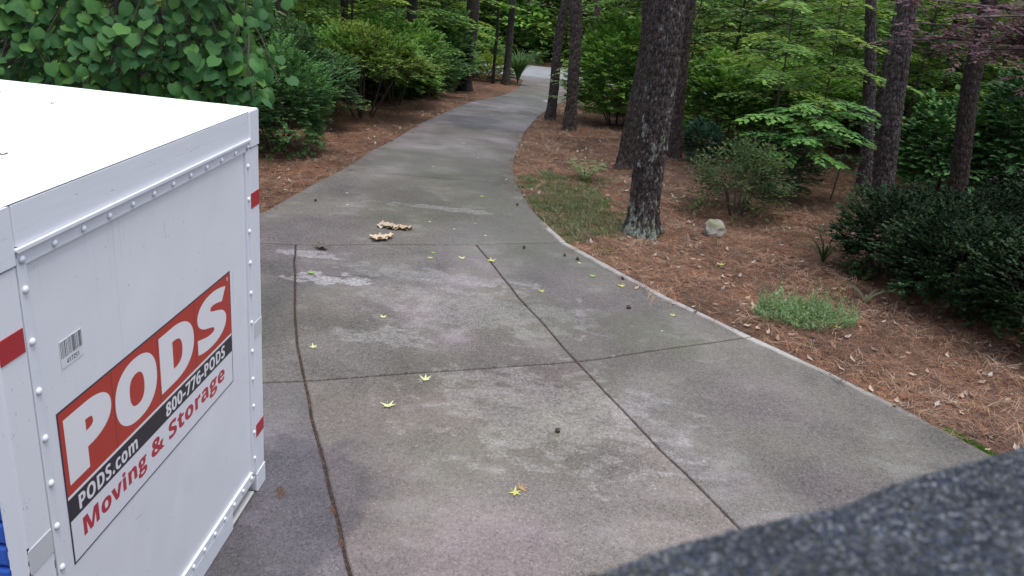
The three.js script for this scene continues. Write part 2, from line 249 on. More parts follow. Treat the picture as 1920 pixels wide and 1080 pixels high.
  // corner posts with castings
  for (const [x, z] of [[-PW / 2, -PW / 2], [-PW / 2, -L + PW / 2], [-D + PW / 2, -PW / 2], [-D + PW / 2, -L + PW / 2]]) {
    const nx = z > -1 ? 0.075 : PW - 0.012; part('corner_post', bx(nx, HH - 0.345, PW - 0.012, x > -1 ? -0.006 - nx / 2 : -D + 0.006 + nx / 2, HH / 2 - 0.032, z, 0.008), x > -1 && z > -1 ? chipped : paint2, box);
    part('corner_cap', bx(PW, 0.19, PW, x, HH - 0.099, z, 0.016), paint2, box);
    part('corner_foot', bx(PW, 0.135, PW, x, 0.0705, z, 0.01), paint2, box);
  }
  // top rails with bead, bottom rails with a fork pocket
  const railL = L - 2 * PW;
  for (const x of [-0.04, -D + 0.04]) part('top_rail', bx(0.07, 0.135, railL - 0.004, x, HH - 0.075, -L / 2, 0.008), paint2, box);
  for (const z of [-0.04, -L + 0.04]) part('top_rail', bx(D - 2 * PW - 0.004, 0.135, 0.07, -D / 2, HH - 0.075, z, 0.008), paint2, box);
  part('rail_bead', bx(0.016, 0.012, railL + 0.02, -0.0, HH - 0.15, -L / 2, 0.004), paint2, box);
  part('rivet_strip', bx(0.016, 0.05, railL - 0.01, -0.014, HH - 0.183, -L / 2, 0.003), paint2, box);
  part('rivet_strip', bx(0.016, HH - 0.34, 0.045, -0.014, HH / 2 - 0.01, -PW - 0.02, 0.003), paint2, box);
  part('rivet_strip', bx(0.016, HH - 0.34, 0.045, -0.014, HH / 2 - 0.01, -L + PW + 0.02, 0.003), paint2, box);
  part('rivet_strip', bx(0.016, 0.05, railL - 0.1, -0.014, 0.16, -L / 2, 0.003), paint2, box);
  // bottom rail in two lengths either side of the fork pocket
  const p0 = -L + PW + 0.03, p1 = p0 + 0.34;
  part('bottom_rail', bx(0.07, 0.125, -p1 - PW, -0.04, 0.068, (p1 - PW) / 2, 0.006), paint2, box);
  part('fork_pocket', mergeGeometries([bx(0.07, 0.02, 0.36, -0.04, 0.124, (p0 + p1) / 2, 0.004), bx(0.02, 0.08, 0.36, -0.13, 0.07, (p0 + p1) / 2, 0.003), bx(0.12, 0.012, 0.34, -0.07, 0.022, (p0 + p1) / 2, 0.003)]), std({ color: lin(0.5, 0.49, 0.47), roughness: 0.7 }), box);
  part('bottom_rail', bx(0.07, 0.12, L - 2 * PW, -D + 0.04, 0.068, -L / 2, 0.006), paint2, box);
  for (const z of [-0.06, -L + 0.06]) part('bottom_rail', bx(D - 2 * PW, 0.12, 0.08, -D / 2, 0.068, z, 0.006), paint2, box);
  part('floor', bx(D - 0.24, 0.04, L - 0.24, -D / 2, 0.14, -L / 2, 0.004), std({ color: lin(0.2, 0.15, 0.1), roughness: 0.9 }), box);
  // roof sheet, slightly domed so that rain runs off
  {
    const b = new MB(), n = 14; for (let j = 0; j <= n; j++) for (let i = 0; i <= n; i++) { const u = i / n, v = j / n; b.v(-D * u, HH - 0.012 + 0.034 * Math.pow(Math.sin(u * Math.PI) * Math.sin(v * Math.PI), 0.5), -L * v, [1, 1, 1]); }
    for (let j = 0; j < n; j++) for (let i = 0; i < n; i++) { const k = j * (n + 1) + i; b.i.push(k, k + n + 1, k + 1, k + 1, k + n + 1, k + n + 2); }
    const g = b.geo(); g.scale(1 - 0.006, 1, 1 - 0.006); g.translate(-0.0067, 0.011, -0.0067); part('roof_sheet', g, std({ color: lin(0.86, 0.86, 0.86), roughness: 0.6, side: THREE.DoubleSide }), box);
    part('roof_underlay', bx(D - 0.1, 0.012, L - 0.1, -D / 2, HH - 0.02, -L / 2, 0.002), roofPaint, box);
  }
  // rivets
  const rv = new THREE.SphereGeometry(0.0135, 10, 6); rv.scale(0.7, 1, 1);
  const rivet = (x, y, z) => { const m = part('rivet', rv, paint2, box); m.position.set(x, y, z); };
  for (let k = 0; k < 12; k++) rivet(-0.004, HH - 0.185, -PW - 0.02 - k * (railL - 0.04) / 11);
  for (let k = 0; k < 11; k++) { rivet(-0.004, HH - 0.29 - k * 0.185, -PW - 0.02); rivet(-0.004, HH - 0.29 - k * 0.185, -L + PW + 0.02); }
  for (let k = 0; k < 14; k++) rivet(-0.004, 0.16, -PW - 0.08 - k * (railL - 0.16) / 13);
  // decals: the big sign
  const W = 1536, Hc = 668, c = document.createElement('canvas'); c.width = W; c.height = Hc; const x = c.getContext('2d');
  x.fillStyle = 'rgb(213,215,221)'; x.fillRect(0, 0, W, Hc);
  const RH = Hc * 0.545; x.fillStyle = 'rgb(170,44,32)'; x.fillRect(0, 0, W, RH);
  x.strokeStyle = 'rgb(40,20,24)'; x.lineWidth = 3; for (const f of [0.232, 0.474, 0.715]) { x.beginPath(); x.moveTo(f * W, 0); x.lineTo(f * W, RH); x.stroke(); }
  const word = (s, x0, x1, y0, y1, fill, font = 'bold', stroke = 0) => { // fit the word into a rectangle
    x.save(); x.font = `${font} 200px sans-serif`; const m = x.measureText(s), w = m.actualBoundingBoxRight + m.actualBoundingBoxLeft, a = m.actualBoundingBoxAscent, d = m.actualBoundingBoxDescent;
    x.translate(x0, y0); x.scale((x1 - x0) / w, (y1 - y0) / (a + d)); x.fillStyle = fill; x.fillText(s, m.actualBoundingBoxLeft, a); if (stroke) { x.lineWidth = stroke; x.strokeStyle = fill; x.lineJoin = 'miter'; x.strokeText(s, m.actualBoundingBoxLeft, a); } x.restore();
  };
  const wht = 'rgb(218,218,222)', ly0 = Hc * 0.085, ly1 = Hc * 0.465;
  word('P', 0.034 * W, 0.208 * W, ly0, ly1, wht, 'bold', 15); word('O', 0.25 * W, 0.452 * W, ly0 - 5, ly1 + 5, wht, 'bold', 15); word('D', 0.497 * W, 0.694 * W, ly0, ly1, wht, 'bold', 15); word('S', 0.748 * W, 0.942 * W, ly0 - 5, ly1 + 5, wht, 'bold', 15);
  x.strokeStyle = wht; x.lineWidth = 2.5; x.beginPath(); x.arc(0.976 * W, 0.05 * Hc, 9, 0, 7); x.stroke(); x.fillStyle = wht; x.font = 'bold 14px sans-serif'; x.fillText('R', 0.976 * W - 5, 0.05 * Hc + 5);
  x.fillStyle = wht; x.fillRect(0, RH, W, Hc * 0.02);
  x.fillStyle = 'rgb(26,24,38)'; x.fillRect(0, RH + Hc * 0.02, W, Hc * 0.145);
  word('PODS.com', 0.045 * W, 0.33 * W, Hc * 0.588, Hc * 0.69, wht, 'bold', 3); word('800-776-PODS', 0.5 * W, 0.935 * W, Hc * 0.588, Hc * 0.69, wht, 'bold', 3);
  word('Moving', 0.052 * W, 0.37 * W, Hc * 0.757, Hc * 0.925, 'rgb(168,32,52)', 'bold', 5); word('&', 0.4 * W, 0.475 * W, Hc * 0.757, Hc * 0.882, 'rgb(168,32,52)', 'bold', 5); word('Storage', 0.508 * W, 0.925 * W, Hc * 0.757, Hc * 0.925, 'rgb(168,32,52)', 'bold', 5);
  x.strokeStyle = 'rgb(28,26,46)'; x.lineWidth = 7; x.strokeRect(3, 3, W - 6, Hc - 6);
  { const r = rng(8); for (let k = 0; k < 40; k++) { x.fillStyle = 'rgba(225,225,228,0.6)'; x.fillRect(r() * W, r() * Hc, 1 + r() * 2, 4 + r() * 16); } }
  const dt = new THREE.CanvasTexture(c); dt.colorSpace = THREE.SRGBColorSpace; dt.anisotropy = 8;
  const plate = (w, h) => { const g = new THREE.BoxGeometry(0.0016, h, w); const uv = g.attributes.uv, p = g.attributes.position; for (let i = 0; i < p.count; i++) uv.setXY(i, 0.5 - p.getZ(i) / w, 0.5 + p.getY(i) / h); return g; };
  const u0 = 0.261, u1 = 1.791, v0 = 0.971, v1 = 1.635;
  const sign = part('lettered_decal', plate(u1 - u0, v1 - v0), new THREE.MeshPhysicalMaterial({ map: dt, roughness: 0.4, clearcoat: 0.2, clearcoatRoughness: 0.25 }), box); sign.position.set(-0.0185, (v0 + v1) / 2 - SLABTOP, -(u0 + u1) / 2); sign.userData.label = 'red white and black lettered decal with phone number';
  // bar code sticker with number
  const c2 = document.createElement('canvas'); c2.width = 256; c2.height = 256; const y = c2.getContext('2d'), r = rng(417251); y.fillStyle = 'rgb(205,207,213)'; y.fillRect(0, 0, 256, 256); y.fillStyle = 'rgb(24,24,26)';
  for (let q = 8; q < 246;) { const w = 3 + Math.floor(r() * 3) * 3; y.fillRect(q, 4, w, 160); q += w + 3 + Math.floor(r() * 3) * 3; }
  y.font = 'bold 62px sans-serif'; y.save(); y.translate(62, 236); y.scale(0.72, 1); y.fillText('417251', 0, 0); y.restore();
  const bt = new THREE.CanvasTexture(c2); bt.colorSpace = THREE.SRGBColorSpace;
  const bc = part('bar_code_sticker', plate(0.135, 0.105), std({ map: bt, roughness: 0.5 }), box); bc.position.set(-0.0185, 1.835 - SLABTOP, -0.39);
  // red and grey reflective tape on the posts
  const tapeR = std({ color: lin(0.36, 0.02, 0.03), roughness: 0.4 }), tapeG = std({ color: lin(0.5, 0.51, 0.53), roughness: 0.35 });
  const tape = (m, z, yv, h, w) => part('reflective_tape', bx(0.003, h, w, -0.0045, yv - SLABTOP, z, 0.0008), m, box);
  tape(tapeR, -L + 0.075, 1.945, 0.085, 0.12); tape(tapeG, -L + 0.075, 1.15, 0.1, 0.12); tape(tapeR, -L + 0.075, 0.47, 0.085, 0.12);
  tape(tapeR, -0.072, 1.99, 0.085, 0.12); tape(tapeG, -0.072, 1.19, 0.1, 0.128); tape(tapeR, -0.072, 0.42, 0.1, 0.128);
  // roll-up door of blue slats in the near end
  const door = new THREE.Group(); door.name = 'roll_up_door'; box.add(door);
  const blue = std({ color: lin(0.02, 0.09, 0.42), roughness: 0.4 }), nS = 22, sh = (HH - 0.3) / nS, sg = bx(D - 0.166, sh - 0.014, 0.03, -D / 2, 0, -0.03, 0.012);
  for (let k = 0; k < nS; k++) part('slat', sg, blue, door).position.y = 0.16 + sh * (k + 0.5);
  part('door_backing', bx(D - 0.166, HH - 0.3, 0.01, -D / 2, HH / 2, -0.06, 0.002), blue, door);
}
// ───────────────────────── house roof beside the camera ─────────────────────────
{
  const house = thing('house', 'house corner with dark blue-grey asphalt shingle roof edge', 'house');
  const E0 = V(0.0305, 3.057, -0.2025), a = V(0.877, 0, -0.48), inw = V(0.48, 0, 0.877), up = inw.clone().multiplyScalar(0.906).add(V(0, 0.4226, 0)), nrm = V().crossVectors(up, a).multiplyScalar(1); if (nrm.y < 0) nrm.negate();
  const at = (s, t, k) => E0.clone().addScaledVector(a, s).addScaledVector(up, t).addScaledVector(nrm, k);
  const bow = (s) => 0.004 * Math.sin(clamp(s / 0.3) * Math.PI) + (vn(s * 7 + 3, 8) - 0.5) * 0.006;
  const slabBox = (s0, s1, t0, t1, k0, k1, nS, nT, wob, seed) => { // roof piece between along-eave s and up-slope t, lumpy top
    const b = new MB(), c = [1, 1, 1], top = [], bot = [];
    for (let j = 0; j <= nT; j++) for (let i = 0; i <= nS; i++) { const s = lerp(s0, s1, i / nS), t = lerp(t0, t1, j / nT), e = j === 0 && wob ? (vn(s * 30 + seed, 3) - 0.5) * wob * 2.5 + bow(s) : 0, q = at(s, t + e, k1 + (vn(s * 25 + seed, t * 25) - 0.5) * wob), w = at(s, t + e, k0); top.push(b.v(q.x, q.y, q.z, c, s, t)); bot.push(b.v(w.x, w.y, w.z, c, s, t)); }
    const W = nS + 1, Q = (A, p, q2, r2, s2) => b.i.push(A[p], A[q2], A[r2], A[p], A[r2], A[s2]);
    for (let j = 0; j < nT; j++) for (let i = 0; i < nS; i++) { const k = j * W + i; Q(top, k, k + 1, k + W + 1, k + W); Q(bot, k, k + W, k + W + 1, k + 1); }
    const side = (p, q2) => { const f = [p, q2].map((k) => { const v = (A) => [b.p[A[k] * 3], b.p[A[k] * 3 + 1], b.p[A[k] * 3 + 2]]; return [b.v(...v(top), c), b.v(...v(bot), c)]; }); b.i.push(f[0][0], f[0][1], f[1][1], f[0][0], f[1][1], f[1][0]); };
    for (let i = 0; i < nS; i++) { side(i, i + 1); side(nT * W + i + 1, nT * W + i); } for (let j = 0; j < nT; j++) { side((j + 1) * W, j * W); side(j * W + nS, (j + 1) * W + nS); }
    return b.geo();
  };
  const felt = std({ color: lin(0.035, 0.038, 0.05), roughness: 0.95, side: THREE.DoubleSide }), wood = std({ color: lin(0.5, 0.5, 0.48), roughness: 0.6, side: THREE.DoubleSide });
  const ig = new THREE.IcosahedronGeometry(1, 0), tones = [[0.012, 0.015, 0.022], [0.02, 0.025, 0.04], [0.034, 0.038, 0.05], [0.07, 0.074, 0.086], [0.11, 0.115, 0.125], [0.016, 0.019, 0.02], [0.042, 0.042, 0.034], [0.018, 0.023, 0.045], [0.014, 0.018, 0.024]];
  const gmat = std({ roughness: 0.85 });
  const granules = (n, s0, s1, t0, t1, k, parent, seed) => {
    const im = shade(new THREE.InstancedMesh(ig, gmat, n)), r = rng(seed), M = new THREE.Matrix4(), q = new THREE.Quaternion(), col = new THREE.Color(); im.name = 'granules'; im.userData.kind = 'stuff';
    for (let i = 0; i < n; i++) {
      const s = lerp(s0, s1, r()), t = r() < 0.06 ? t0 : lerp(t0, t1, r()), e = ((vn(s * 30 + seed, 3) - 0.5) * 0.004 * 2.5 + bow(s)) * (1 - clamp((t - t0) * 100)), p = at(s, t + e, k + (vn(s * 25 + seed, t * 25) - 0.5) * 0.004 + 0.0002 - (t === t0 ? r() * 0.005 : 0)), z = 0.0006 + r() * 0.0007;
      q.setFromAxisAngle(unit(r), r() * 6.28); im.setMatrixAt(i, M.compose(p, q, V(z * (0.7 + r() * 0.7), z * (0.7 + r() * 0.6), z))); const c = tones[Math.floor(r() * tones.length)], w = 0.7 + 0.6 * vn(s * 60, t * 60 + 9); im.setColorAt(i, col.setRGB(c[0] * w, c[1] * w, c[2] * w));
    }
    parent.add(im);
  };
  part('roof_deck', slabBox(-1.5, 4, 0.03, 2.6, -0.09, -0.02, 2, 2, 0, 1), wood, house);
  const s1 = part('shingle', slabBox(-1.5, 0.262, 0, 0.5, -0.012, 0, 160, 50, 0.004, 1), felt, house); granules(42000, -0.12, 0.262, 0, 0.26, 0, s1, 1);
  const s2 = part('shingle', slabBox(0.266, 4, -0.012, 0.5, -0.012, 0.004, 160, 40, 0.004, 5), felt, house); granules(28000, 0.266, 0.62, -0.012, 0.24, 0.004, s2, 5);
  part('shingle', slabBox(-1.5, 4, 0.4, 2.6, 0.006, 0.014, 30, 10, 0.004, 9), felt, house);
  part('fascia_board', slabBox(-1.5, 4, 0.03, 0.06, -0.28, -0.09, 2, 1, 0, 1), wood, house);
  { // wall below, set back under the eave
    const A = at(-1.5, 0.55, 0), B = at(4, 0.55, 0), g = new THREE.BoxGeometry(A.distanceTo(B), 3.0, 0.2), m = part('wall', g, std({ color: lin(0.35, 0.3, 0.26), roughness: 0.9 }), house); m.position.set((A.x + B.x) / 2, 1.55, (A.z + B.z) / 2); m.rotation.y = Math.atan2(-(B.z - A.z), B.x - A.x);
  }
}

// ───────────────────────── bark, trunks, canopy ─────────────────────────
// bark: plates or long ridges parted by furrows (cells stretched along the trunk)
function barkTex(nx, ny, seed, rough) {
  const r = rng(seed), P = []; for (let j = 0; j < ny; j++) for (let i = 0; i < nx; i++) P.push([i + 0.1 + 0.8 * r(), j + 0.1 + 0.8 * r(), r()]);
  const N = 512, hgt = new Float32Array(N * N), ton = new Float32Array(N * N);
  for (let j = 0; j < N; j++) for (let i = 0; i < N; i++) {
    const x = i / N * nx + (vn(i / 9, j / 9) - 0.5) * 0.5, y = j / N * ny + (vn(i / 9 + 40, j / 9) - 0.5) * 0.5, ci = Math.floor(x), cj = Math.floor(y); let a = 9, b = 9, t = 0;
    for (let v = -1; v <= 1; v++) for (let u = -1; u <= 1; u++) { const ii = ((ci + u) % nx + nx) % nx, jj = ((cj + v) % ny + ny) % ny, p = P[jj * nx + ii], dx = p[0] - ii + ci + u - x, dy = p[1] - jj + cj + v - y, d = Math.hypot(dx, dy); if (d < a) { b = a; a = d; t = p[2]; } else if (d < b) b = d; }
    hgt[j * N + i] = sst(b - a, 0.02, 0.4) * 0.75 + 0.25 * fbm(i / 7, j / 16, 3) * rough; ton[j * N + i] = t;
  }
  const map = dataTex(N, N, (i, j, o) => { const t = ton[j * N + i], f = fbm(i / 9, j / 13, 3), sp = h2(i, j), v = 0.26 + 0.45 * t + 0.65 * (f - 0.5) + 0.3 * (sp - 0.5); o[0] = v; o[1] = v * lerp(0.9, 0.98, t); o[2] = v * lerp(0.86, 1.0, t); });
  return [map, dataTex(N, N, (i, j, o) => { o[0] = o[1] = o[2] = hgt[j * N + i]; }), (u, v) => hgt[(((Math.floor(v * N) % N) + N) % N) * N + (((Math.floor(u * N) % N) + N) % N)]];
}
const [bm1, bh1, bs1] = barkTex(17, 10, 3, 1.2), [bm2, bh2, bs2] = barkTex(10, 14, 4, 0.8);
const barkMat = std({ map: bm1, bumpMap: bh1, bumpScale: 0.022, roughness: 0.95, vertexColors: true }), plateMat = std({ map: bm2, bumpMap: bh2, bumpScale: 0.025, roughness: 0.95, vertexColors: true });
const twigMat = std({ roughness: 0.9, vertexColors: true });
function trunkGeo({ r0, r1, h = 13, lean = 0, leanZ = 0, seg = 28, fine = 5, step = 0.12, seed = 1, color = [0.12, 0.10, 0.09], ridge = 0.05, plates = false, lichen = 0, flare = 0.35, limbs = 6, limbAt = 7 }) {
  const b = new MB(), r = rng(seed), ys = []; for (let y = -0.15; y < fine; y += step) ys.push(y); for (let y = fine; y < h; y += 0.8) ys.push(y); ys.push(h);
  for (const y of ys) {
    const t = clamp(y / 4), rad = (y < 4 ? lerp(r0, r1, t) : r1 * lerp(1, 0.35, (y - 4) / (h - 4))) * (1 + flare * Math.exp(-Math.max(0, y) * 6)), cx = lean * y + (vn(y * 0.5, seed) - 0.5) * 0.08 * Math.min(y, 2), cz = leanZ * y;
    for (let s = 0; s <= seg; s++) {
      const a = s / seg * 6.2832, ca = Math.cos(a), sa = Math.sin(a), k = 2.2 + r0 * 12;
      let rd = vn3(ca * k + seed, y * (plates ? 7 : 2.2), sa * k); rd = 1 - Math.abs(rd * 2 - 1); const fl = flare * 0.6 * Math.exp(-Math.max(0, y) * 5) * Math.max(0, Math.sin(a * 4 + seed));
      const uu = s / seg * Math.max(1, Math.round(r0 * 6.28 / 0.6)), dep = seg < 40 ? 0 : plates ? 0.022 : 0.026;
      const q = dep * ((plates ? bs2 : bs1)(s === seg ? 0 : uu, y / 1.3) - 0.7) + rad * (1 + fl + (rd - 0.5) * ridge * 2 + (vn3(ca * 6, y * 9 + seed, sa * 6) - 0.5) * ridge);
      let w = 0.75 + 0.5 * vn3(ca * 1.5 + 9, y * 0.7, sa * 1.5 + seed), c = [color[0] * w * 1.1, color[1] * w * 1.05, color[2] * w * 1.02];
      if (lichen) { // pale crusts of lichen with ragged outlines, lower trunk and a few spots
        const n = vn3(ca * 4 + 3, y * 11, sa * 4) * 0.6 + vn3(ca * 9, y * 26 + 4, sa * 9) * 0.4, near = Math.exp(-Math.max(0, y - 0.05) * 2.2) * 0.34 + (Math.abs(y - 1.5) < 0.45 ? 0.06 : 0);
        if (n + near * (0.4 + 0.6 * Math.max(0, sa)) > lichen) c = [0.3, 0.34, 0.28].map((v2) => v2 * (0.8 + 0.5 * r()));
      }
      b.v(cx + ca * q, y, cz + sa * q, c, s / seg * Math.max(1, Math.round(r0 * 6.28 / 0.6)), y / 1.3);
    }
  }
  for (let j = 0; j < ys.length - 1; j++) for (let s = 0; s < seg; s++) { const k = j * (seg + 1) + s; b.i.push(k, k + seg + 1, k + 1, k + 1, k + seg + 1, k + seg + 2); }
  for (let k = 0; k < limbs; k++) { // limbs into the crown
    const y = lerp(limbAt, h * 0.97, k / limbs), a = k * 2.4 + seed, L = 2.6 * (1 - 0.5 * k / limbs), p = [0, 0.35, 0.7, 1].map((t) => V(lean * y + Math.cos(a) * L * t, y + L * (0.35 * t + 0.15 * t * t), leanZ * y + Math.sin(a) * L * t));
    b.tube(p, [0.25, 0.18, 0.11, 0.04].map((q) => q * r0 * 1.4), 6, color.map((q) => q * 1.4));
  }
  return b.geo();
}
const leafMat = (rough = 0.6, trans = 0.3) => new THREE.MeshPhysicalMaterial({ vertexColors: true, roughness: rough, transmission: trans, thickness: 0, side: THREE.DoubleSide, specularIntensity: 0.3 });
const LEAF = leafMat(0.8, 0.48), GLOSS = leafMat(0.5, 0.12), FAR = leafMat(0.9, 0.48);
function crownGeo(seed, R, Hh, n, size, col) { // high canopy: leaf clusters on lumps
  const b = new MB(), r = rng(seed), lumps = []; for (let k = 0; k < 14; k++) { const u = unit(r), q = Math.cbrt(0.25 + 0.75 * r()); lumps.push([V(u.x * R * q, u.y * Hh * q, u.z * R * q), R * (0.22 + 0.2 * r())]); }
  for (let k = 0; k < n; k++) { const [c, q] = lumps[Math.floor(r() * lumps.length)], u = unit(r), p = V(c.x + u.x * q, c.y + u.y * q * 0.6, c.z + u.z * q), nn = V(r() - 0.5, 0.9, r() - 0.5).normalize(), d = unit(r).cross(nn).normalize(); b.kite(p, d, nn, size * (0.7 + r() * 0.6), size * 0.36, tint(col, r, 0.3)); }
  return b.geo();
}
const CROWNS = [crownGeo(11, 2.9, 2.8, 340, 0.24, [0.05, 0.12, 0.03]), crownGeo(12, 3.2, 2.5, 340, 0.24, [0.055, 0.125, 0.03]), crownGeo(13, 2.6, 3.0, 320, 0.24, [0.045, 0.105, 0.03])];
function tallTree(name, label, x, z, o, crown, group, geo) {
  const t = thing(name, label, 'tree', [x, gy(x, z), z], 0, group);
  part('trunk', geo ?? trunkGeo(o), o.plates ? plateMat : barkMat, t);
  if (crown !== false) { const h = o.h ?? 13, c = part('crown', CROWNS[(o.seed ?? 0) % 3], FAR, t, 'stuff'); c.position.set((o.lean ?? 0) * h * 0.9 + (crown?.[0] ?? 0), h * 0.85, (o.leanZ ?? 0) * h * 0.9 + (crown?.[1] ?? 0)); c.rotation.y = (o.seed ?? 0) * 1.7; }
  return t;
}
const pine = { plates: true, ridge: 0.07, color: [0.105, 0.085, 0.075] };
tallTree('hardwood_tree', 'thick grey-barked tree with pale lichen at its foot beside the stone', 1.78, -11.07, { r0: 0.2, r1: 0.205, lean: -0.05, seg: 150, step: 0.022, fine: 3.8, seed: 3, lichen: 0.74, ridge: 0.07, color: [0.088, 0.074, 0.072], flare: 0.42, h: 14 }, [1.2, -0.5]);
tallTree('hardwood_tree', 'dark rough trunk standing close behind the lichen-footed tree', 1.97, -15.4, { r0: 0.175, r1: 0.165, lean: 0.014, seg: 110, step: 0.035, fine: 3.8, seed: 4, ridge: 0.08, color: [0.095, 0.08, 0.07], flare: 0.3, h: 14 }, [0.5, -1]);
tallTree('pine_tree', 'reddish scaly pine trunk right behind the two thick trees', 3.16, -17.1, { r0: 0.155, r1: 0.15, lean: -0.087, seg: 100, step: 0.035, fine: 3.9, seed: 5, ...pine, color: [0.12, 0.09, 0.085] }, [1, 0]);
tallTree('pine_tree', 'dark leaning pine trunk, left one of the pair at drive bend', 0.55, -21.7, { r0: 0.125, r1: 0.1, lean: 0.012, seg: 64, step: 0.045, fine: 4, seed: 6, ...pine, color: [0.085, 0.07, 0.07] }, [1.5, 0]);
tallTree('pine_tree', 'scaly brown pine trunk, right one of the pair at drive bend', 1.02, -19.9, { r0: 0.13, r1: 0.142, lean: -0.08, seg: 64, step: 0.045, fine: 4, seed: 7, ...pine }, [2.2, 0]);
tallTree('pine_tree', 'slim dark pine beside the tall grassy shrub near the street', -1.05, -31.5, { r0: 0.14, r1: 0.11, lean: 0.008, seg: 24, step: 0.12, seed: 8, ...pine, color: [0.08, 0.07, 0.065] }, [-1.5, 0]);
tallTree('hardwood_tree', 'wide dark trunk among shrubs left of the far drive', -2.3, -27.8, { r0: 0.2, r1: 0.205, lean: 0.009, seg: 28, step: 0.12, seed: 9, color: [0.06, 0.05, 0.045] }, [-1.5, 0]);
tallTree('hardwood_tree', 'nearly black trunk left of the wide dark trunk by the drive', -3.65, -24.1, { r0: 0.165, r1: 0.135, lean: -0.027, seg: 28, step: 0.12, seed: 10, color: [0.05, 0.042, 0.04] }, [-1.5, 0]);
tallTree('sapling_tree', 'thin dark sapling stem beside the slim pine near the street', -1.55, -31.7, { r0: 0.06, r1: 0.05, lean: -0.03, seg: 10, seed: 11, color: [0.06, 0.05, 0.045], h: 9 }, false);
tallTree('hardwood_tree', 'dark trunk just behind the big-leaved tree', -5.96, -19.1, { r0: 0.178, r1: 0.17, lean: 0.014, seg: 24, seed: 12, color: [0.055, 0.045, 0.04] }, [-1, 0]);
tallTree('hardwood_tree', 'narrow dark trunk behind the arching azalea', -4.95, -21.4, { r0: 0.106, r1: 0.088, lean: -0.004, seg: 20, seed: 13, color: [0.055, 0.045, 0.04] }, [-1, 0]);
tallTree('pine_tree', 'slender grey trunk rising through the layered saplings', 6.69, -15.6, { r0: 0.13, r1: 0.088, lean: -0.2, seg: 72, step: 0.04, fine: 4, seed: 14, ...pine, color: [0.14, 0.12, 0.125] }, [2.5, 0]);
tallTree('pine_tree', 'leaning scaly trunk rising behind the dark evergreen hedge', 6.27, -13.7, { r0: 0.175, r1: 0.13, lean: -0.135, seg: 110, step: 0.03, fine: 4, seed: 15, ...pine, color: [0.12, 0.105, 0.105] }, [2.5, 0]);
tallTree('pine_tree', 'thinner pale trunk close beside the leaning scaly trunk', 7.72, -17.8, { r0: 0.115, r1: 0.09, lean: -0.084, seg: 64, step: 0.045, fine: 4, seed: 16, ...pine, color: [0.16, 0.14, 0.145] }, [2, 0]);
tallTree('pine_tree', 'broad grey-brown trunk back in the wood behind glossy shrub', 12.78, -24.9, { r0: 0.29, r1: 0.19, lean: -0.169, seg: 32, step: 0.1, seed: 17, ...pine, color: [0.12, 0.1, 0.095] }, [2, 0]);
tallTree('hardwood_tree', 'dark bare trunk under the purple-leaved maple', 7.84, -14.3, { r0: 0.15, r1: 0.13, lean: -0.15, seg: 90, step: 0.035, fine: 4, seed: 18, color: [0.075, 0.06, 0.05] }, [2, 0]);
tallTree('pine_tree', 'far dark trunk behind the bright mounded azalea', 2.62, -33.8, { r0: 0.143, r1: 0.138, lean: -0.12, seg: 20, seed: 19, ...pine }, [1, 0]);
tallTree('hardwood_tree', 'wide dark trunk deep in the wood behind layered saplings', 8.89, -33.6, { r0: 0.33, r1: 0.27, lean: -0.18, seg: 24, seed: 20, color: [0.07, 0.055, 0.05] }, [1, 0]);
tallTree('hardwood_tree', 'narrow dark trunk left of the broad grey-brown trunk', 13.5, -27.7, { r0: 0.127, r1: 0.105, lean: -0.22, seg: 18, seed: 21, color: [0.07, 0.055, 0.05] }, [1, 0]);

// ───────────────────────── shrubs and saplings ─────────────────────────
const STEM = [0.06, 0.045, 0.035];
function spray(b, r, p, dir, L, n, ll, lw, col, o = {}) { // a twig with leaves either side in a loose plane
  const d = dir.clone().normalize(), side = V().crossVectors(d, V(0, 1, 0)).normalize(), q = V(), ld = V(), nn = V();
  for (let k = 0; k < n; k++) {
    const t = (k + 0.6) / n, s = k % 2 ? 1 : -1; q.copy(p).addScaledVector(d, L * t); q.y -= (o.droop ?? 0.15) * L * t * t;
    ld.copy(d).multiplyScalar(0.55 + 0.5 * t).addScaledVector(side, s * (1 - 0.5 * t) * (0.8 + 0.4 * r())); ld.y += (r() - 0.65) * (o.hang ?? 0.5); ld.normalize();
    nn.set((r() - 0.5) * (o.flop ?? 0.7), 1, (r() - 0.5) * (o.flop ?? 0.7) + 0.12).addScaledVector(ld, -nn.dot(ld)); nn.addScaledVector(ld, -nn.dot(ld)).normalize();
    const z = ll * (0.7 + 0.6 * r()), c = tint(col, r, o.vary ?? 0.28);
    (o.oval ? b.oval : b.kite).call(b, q, ld, nn, z, lw * z / ll, c, o.oval ? 0.14 : 0.14);
  }
}
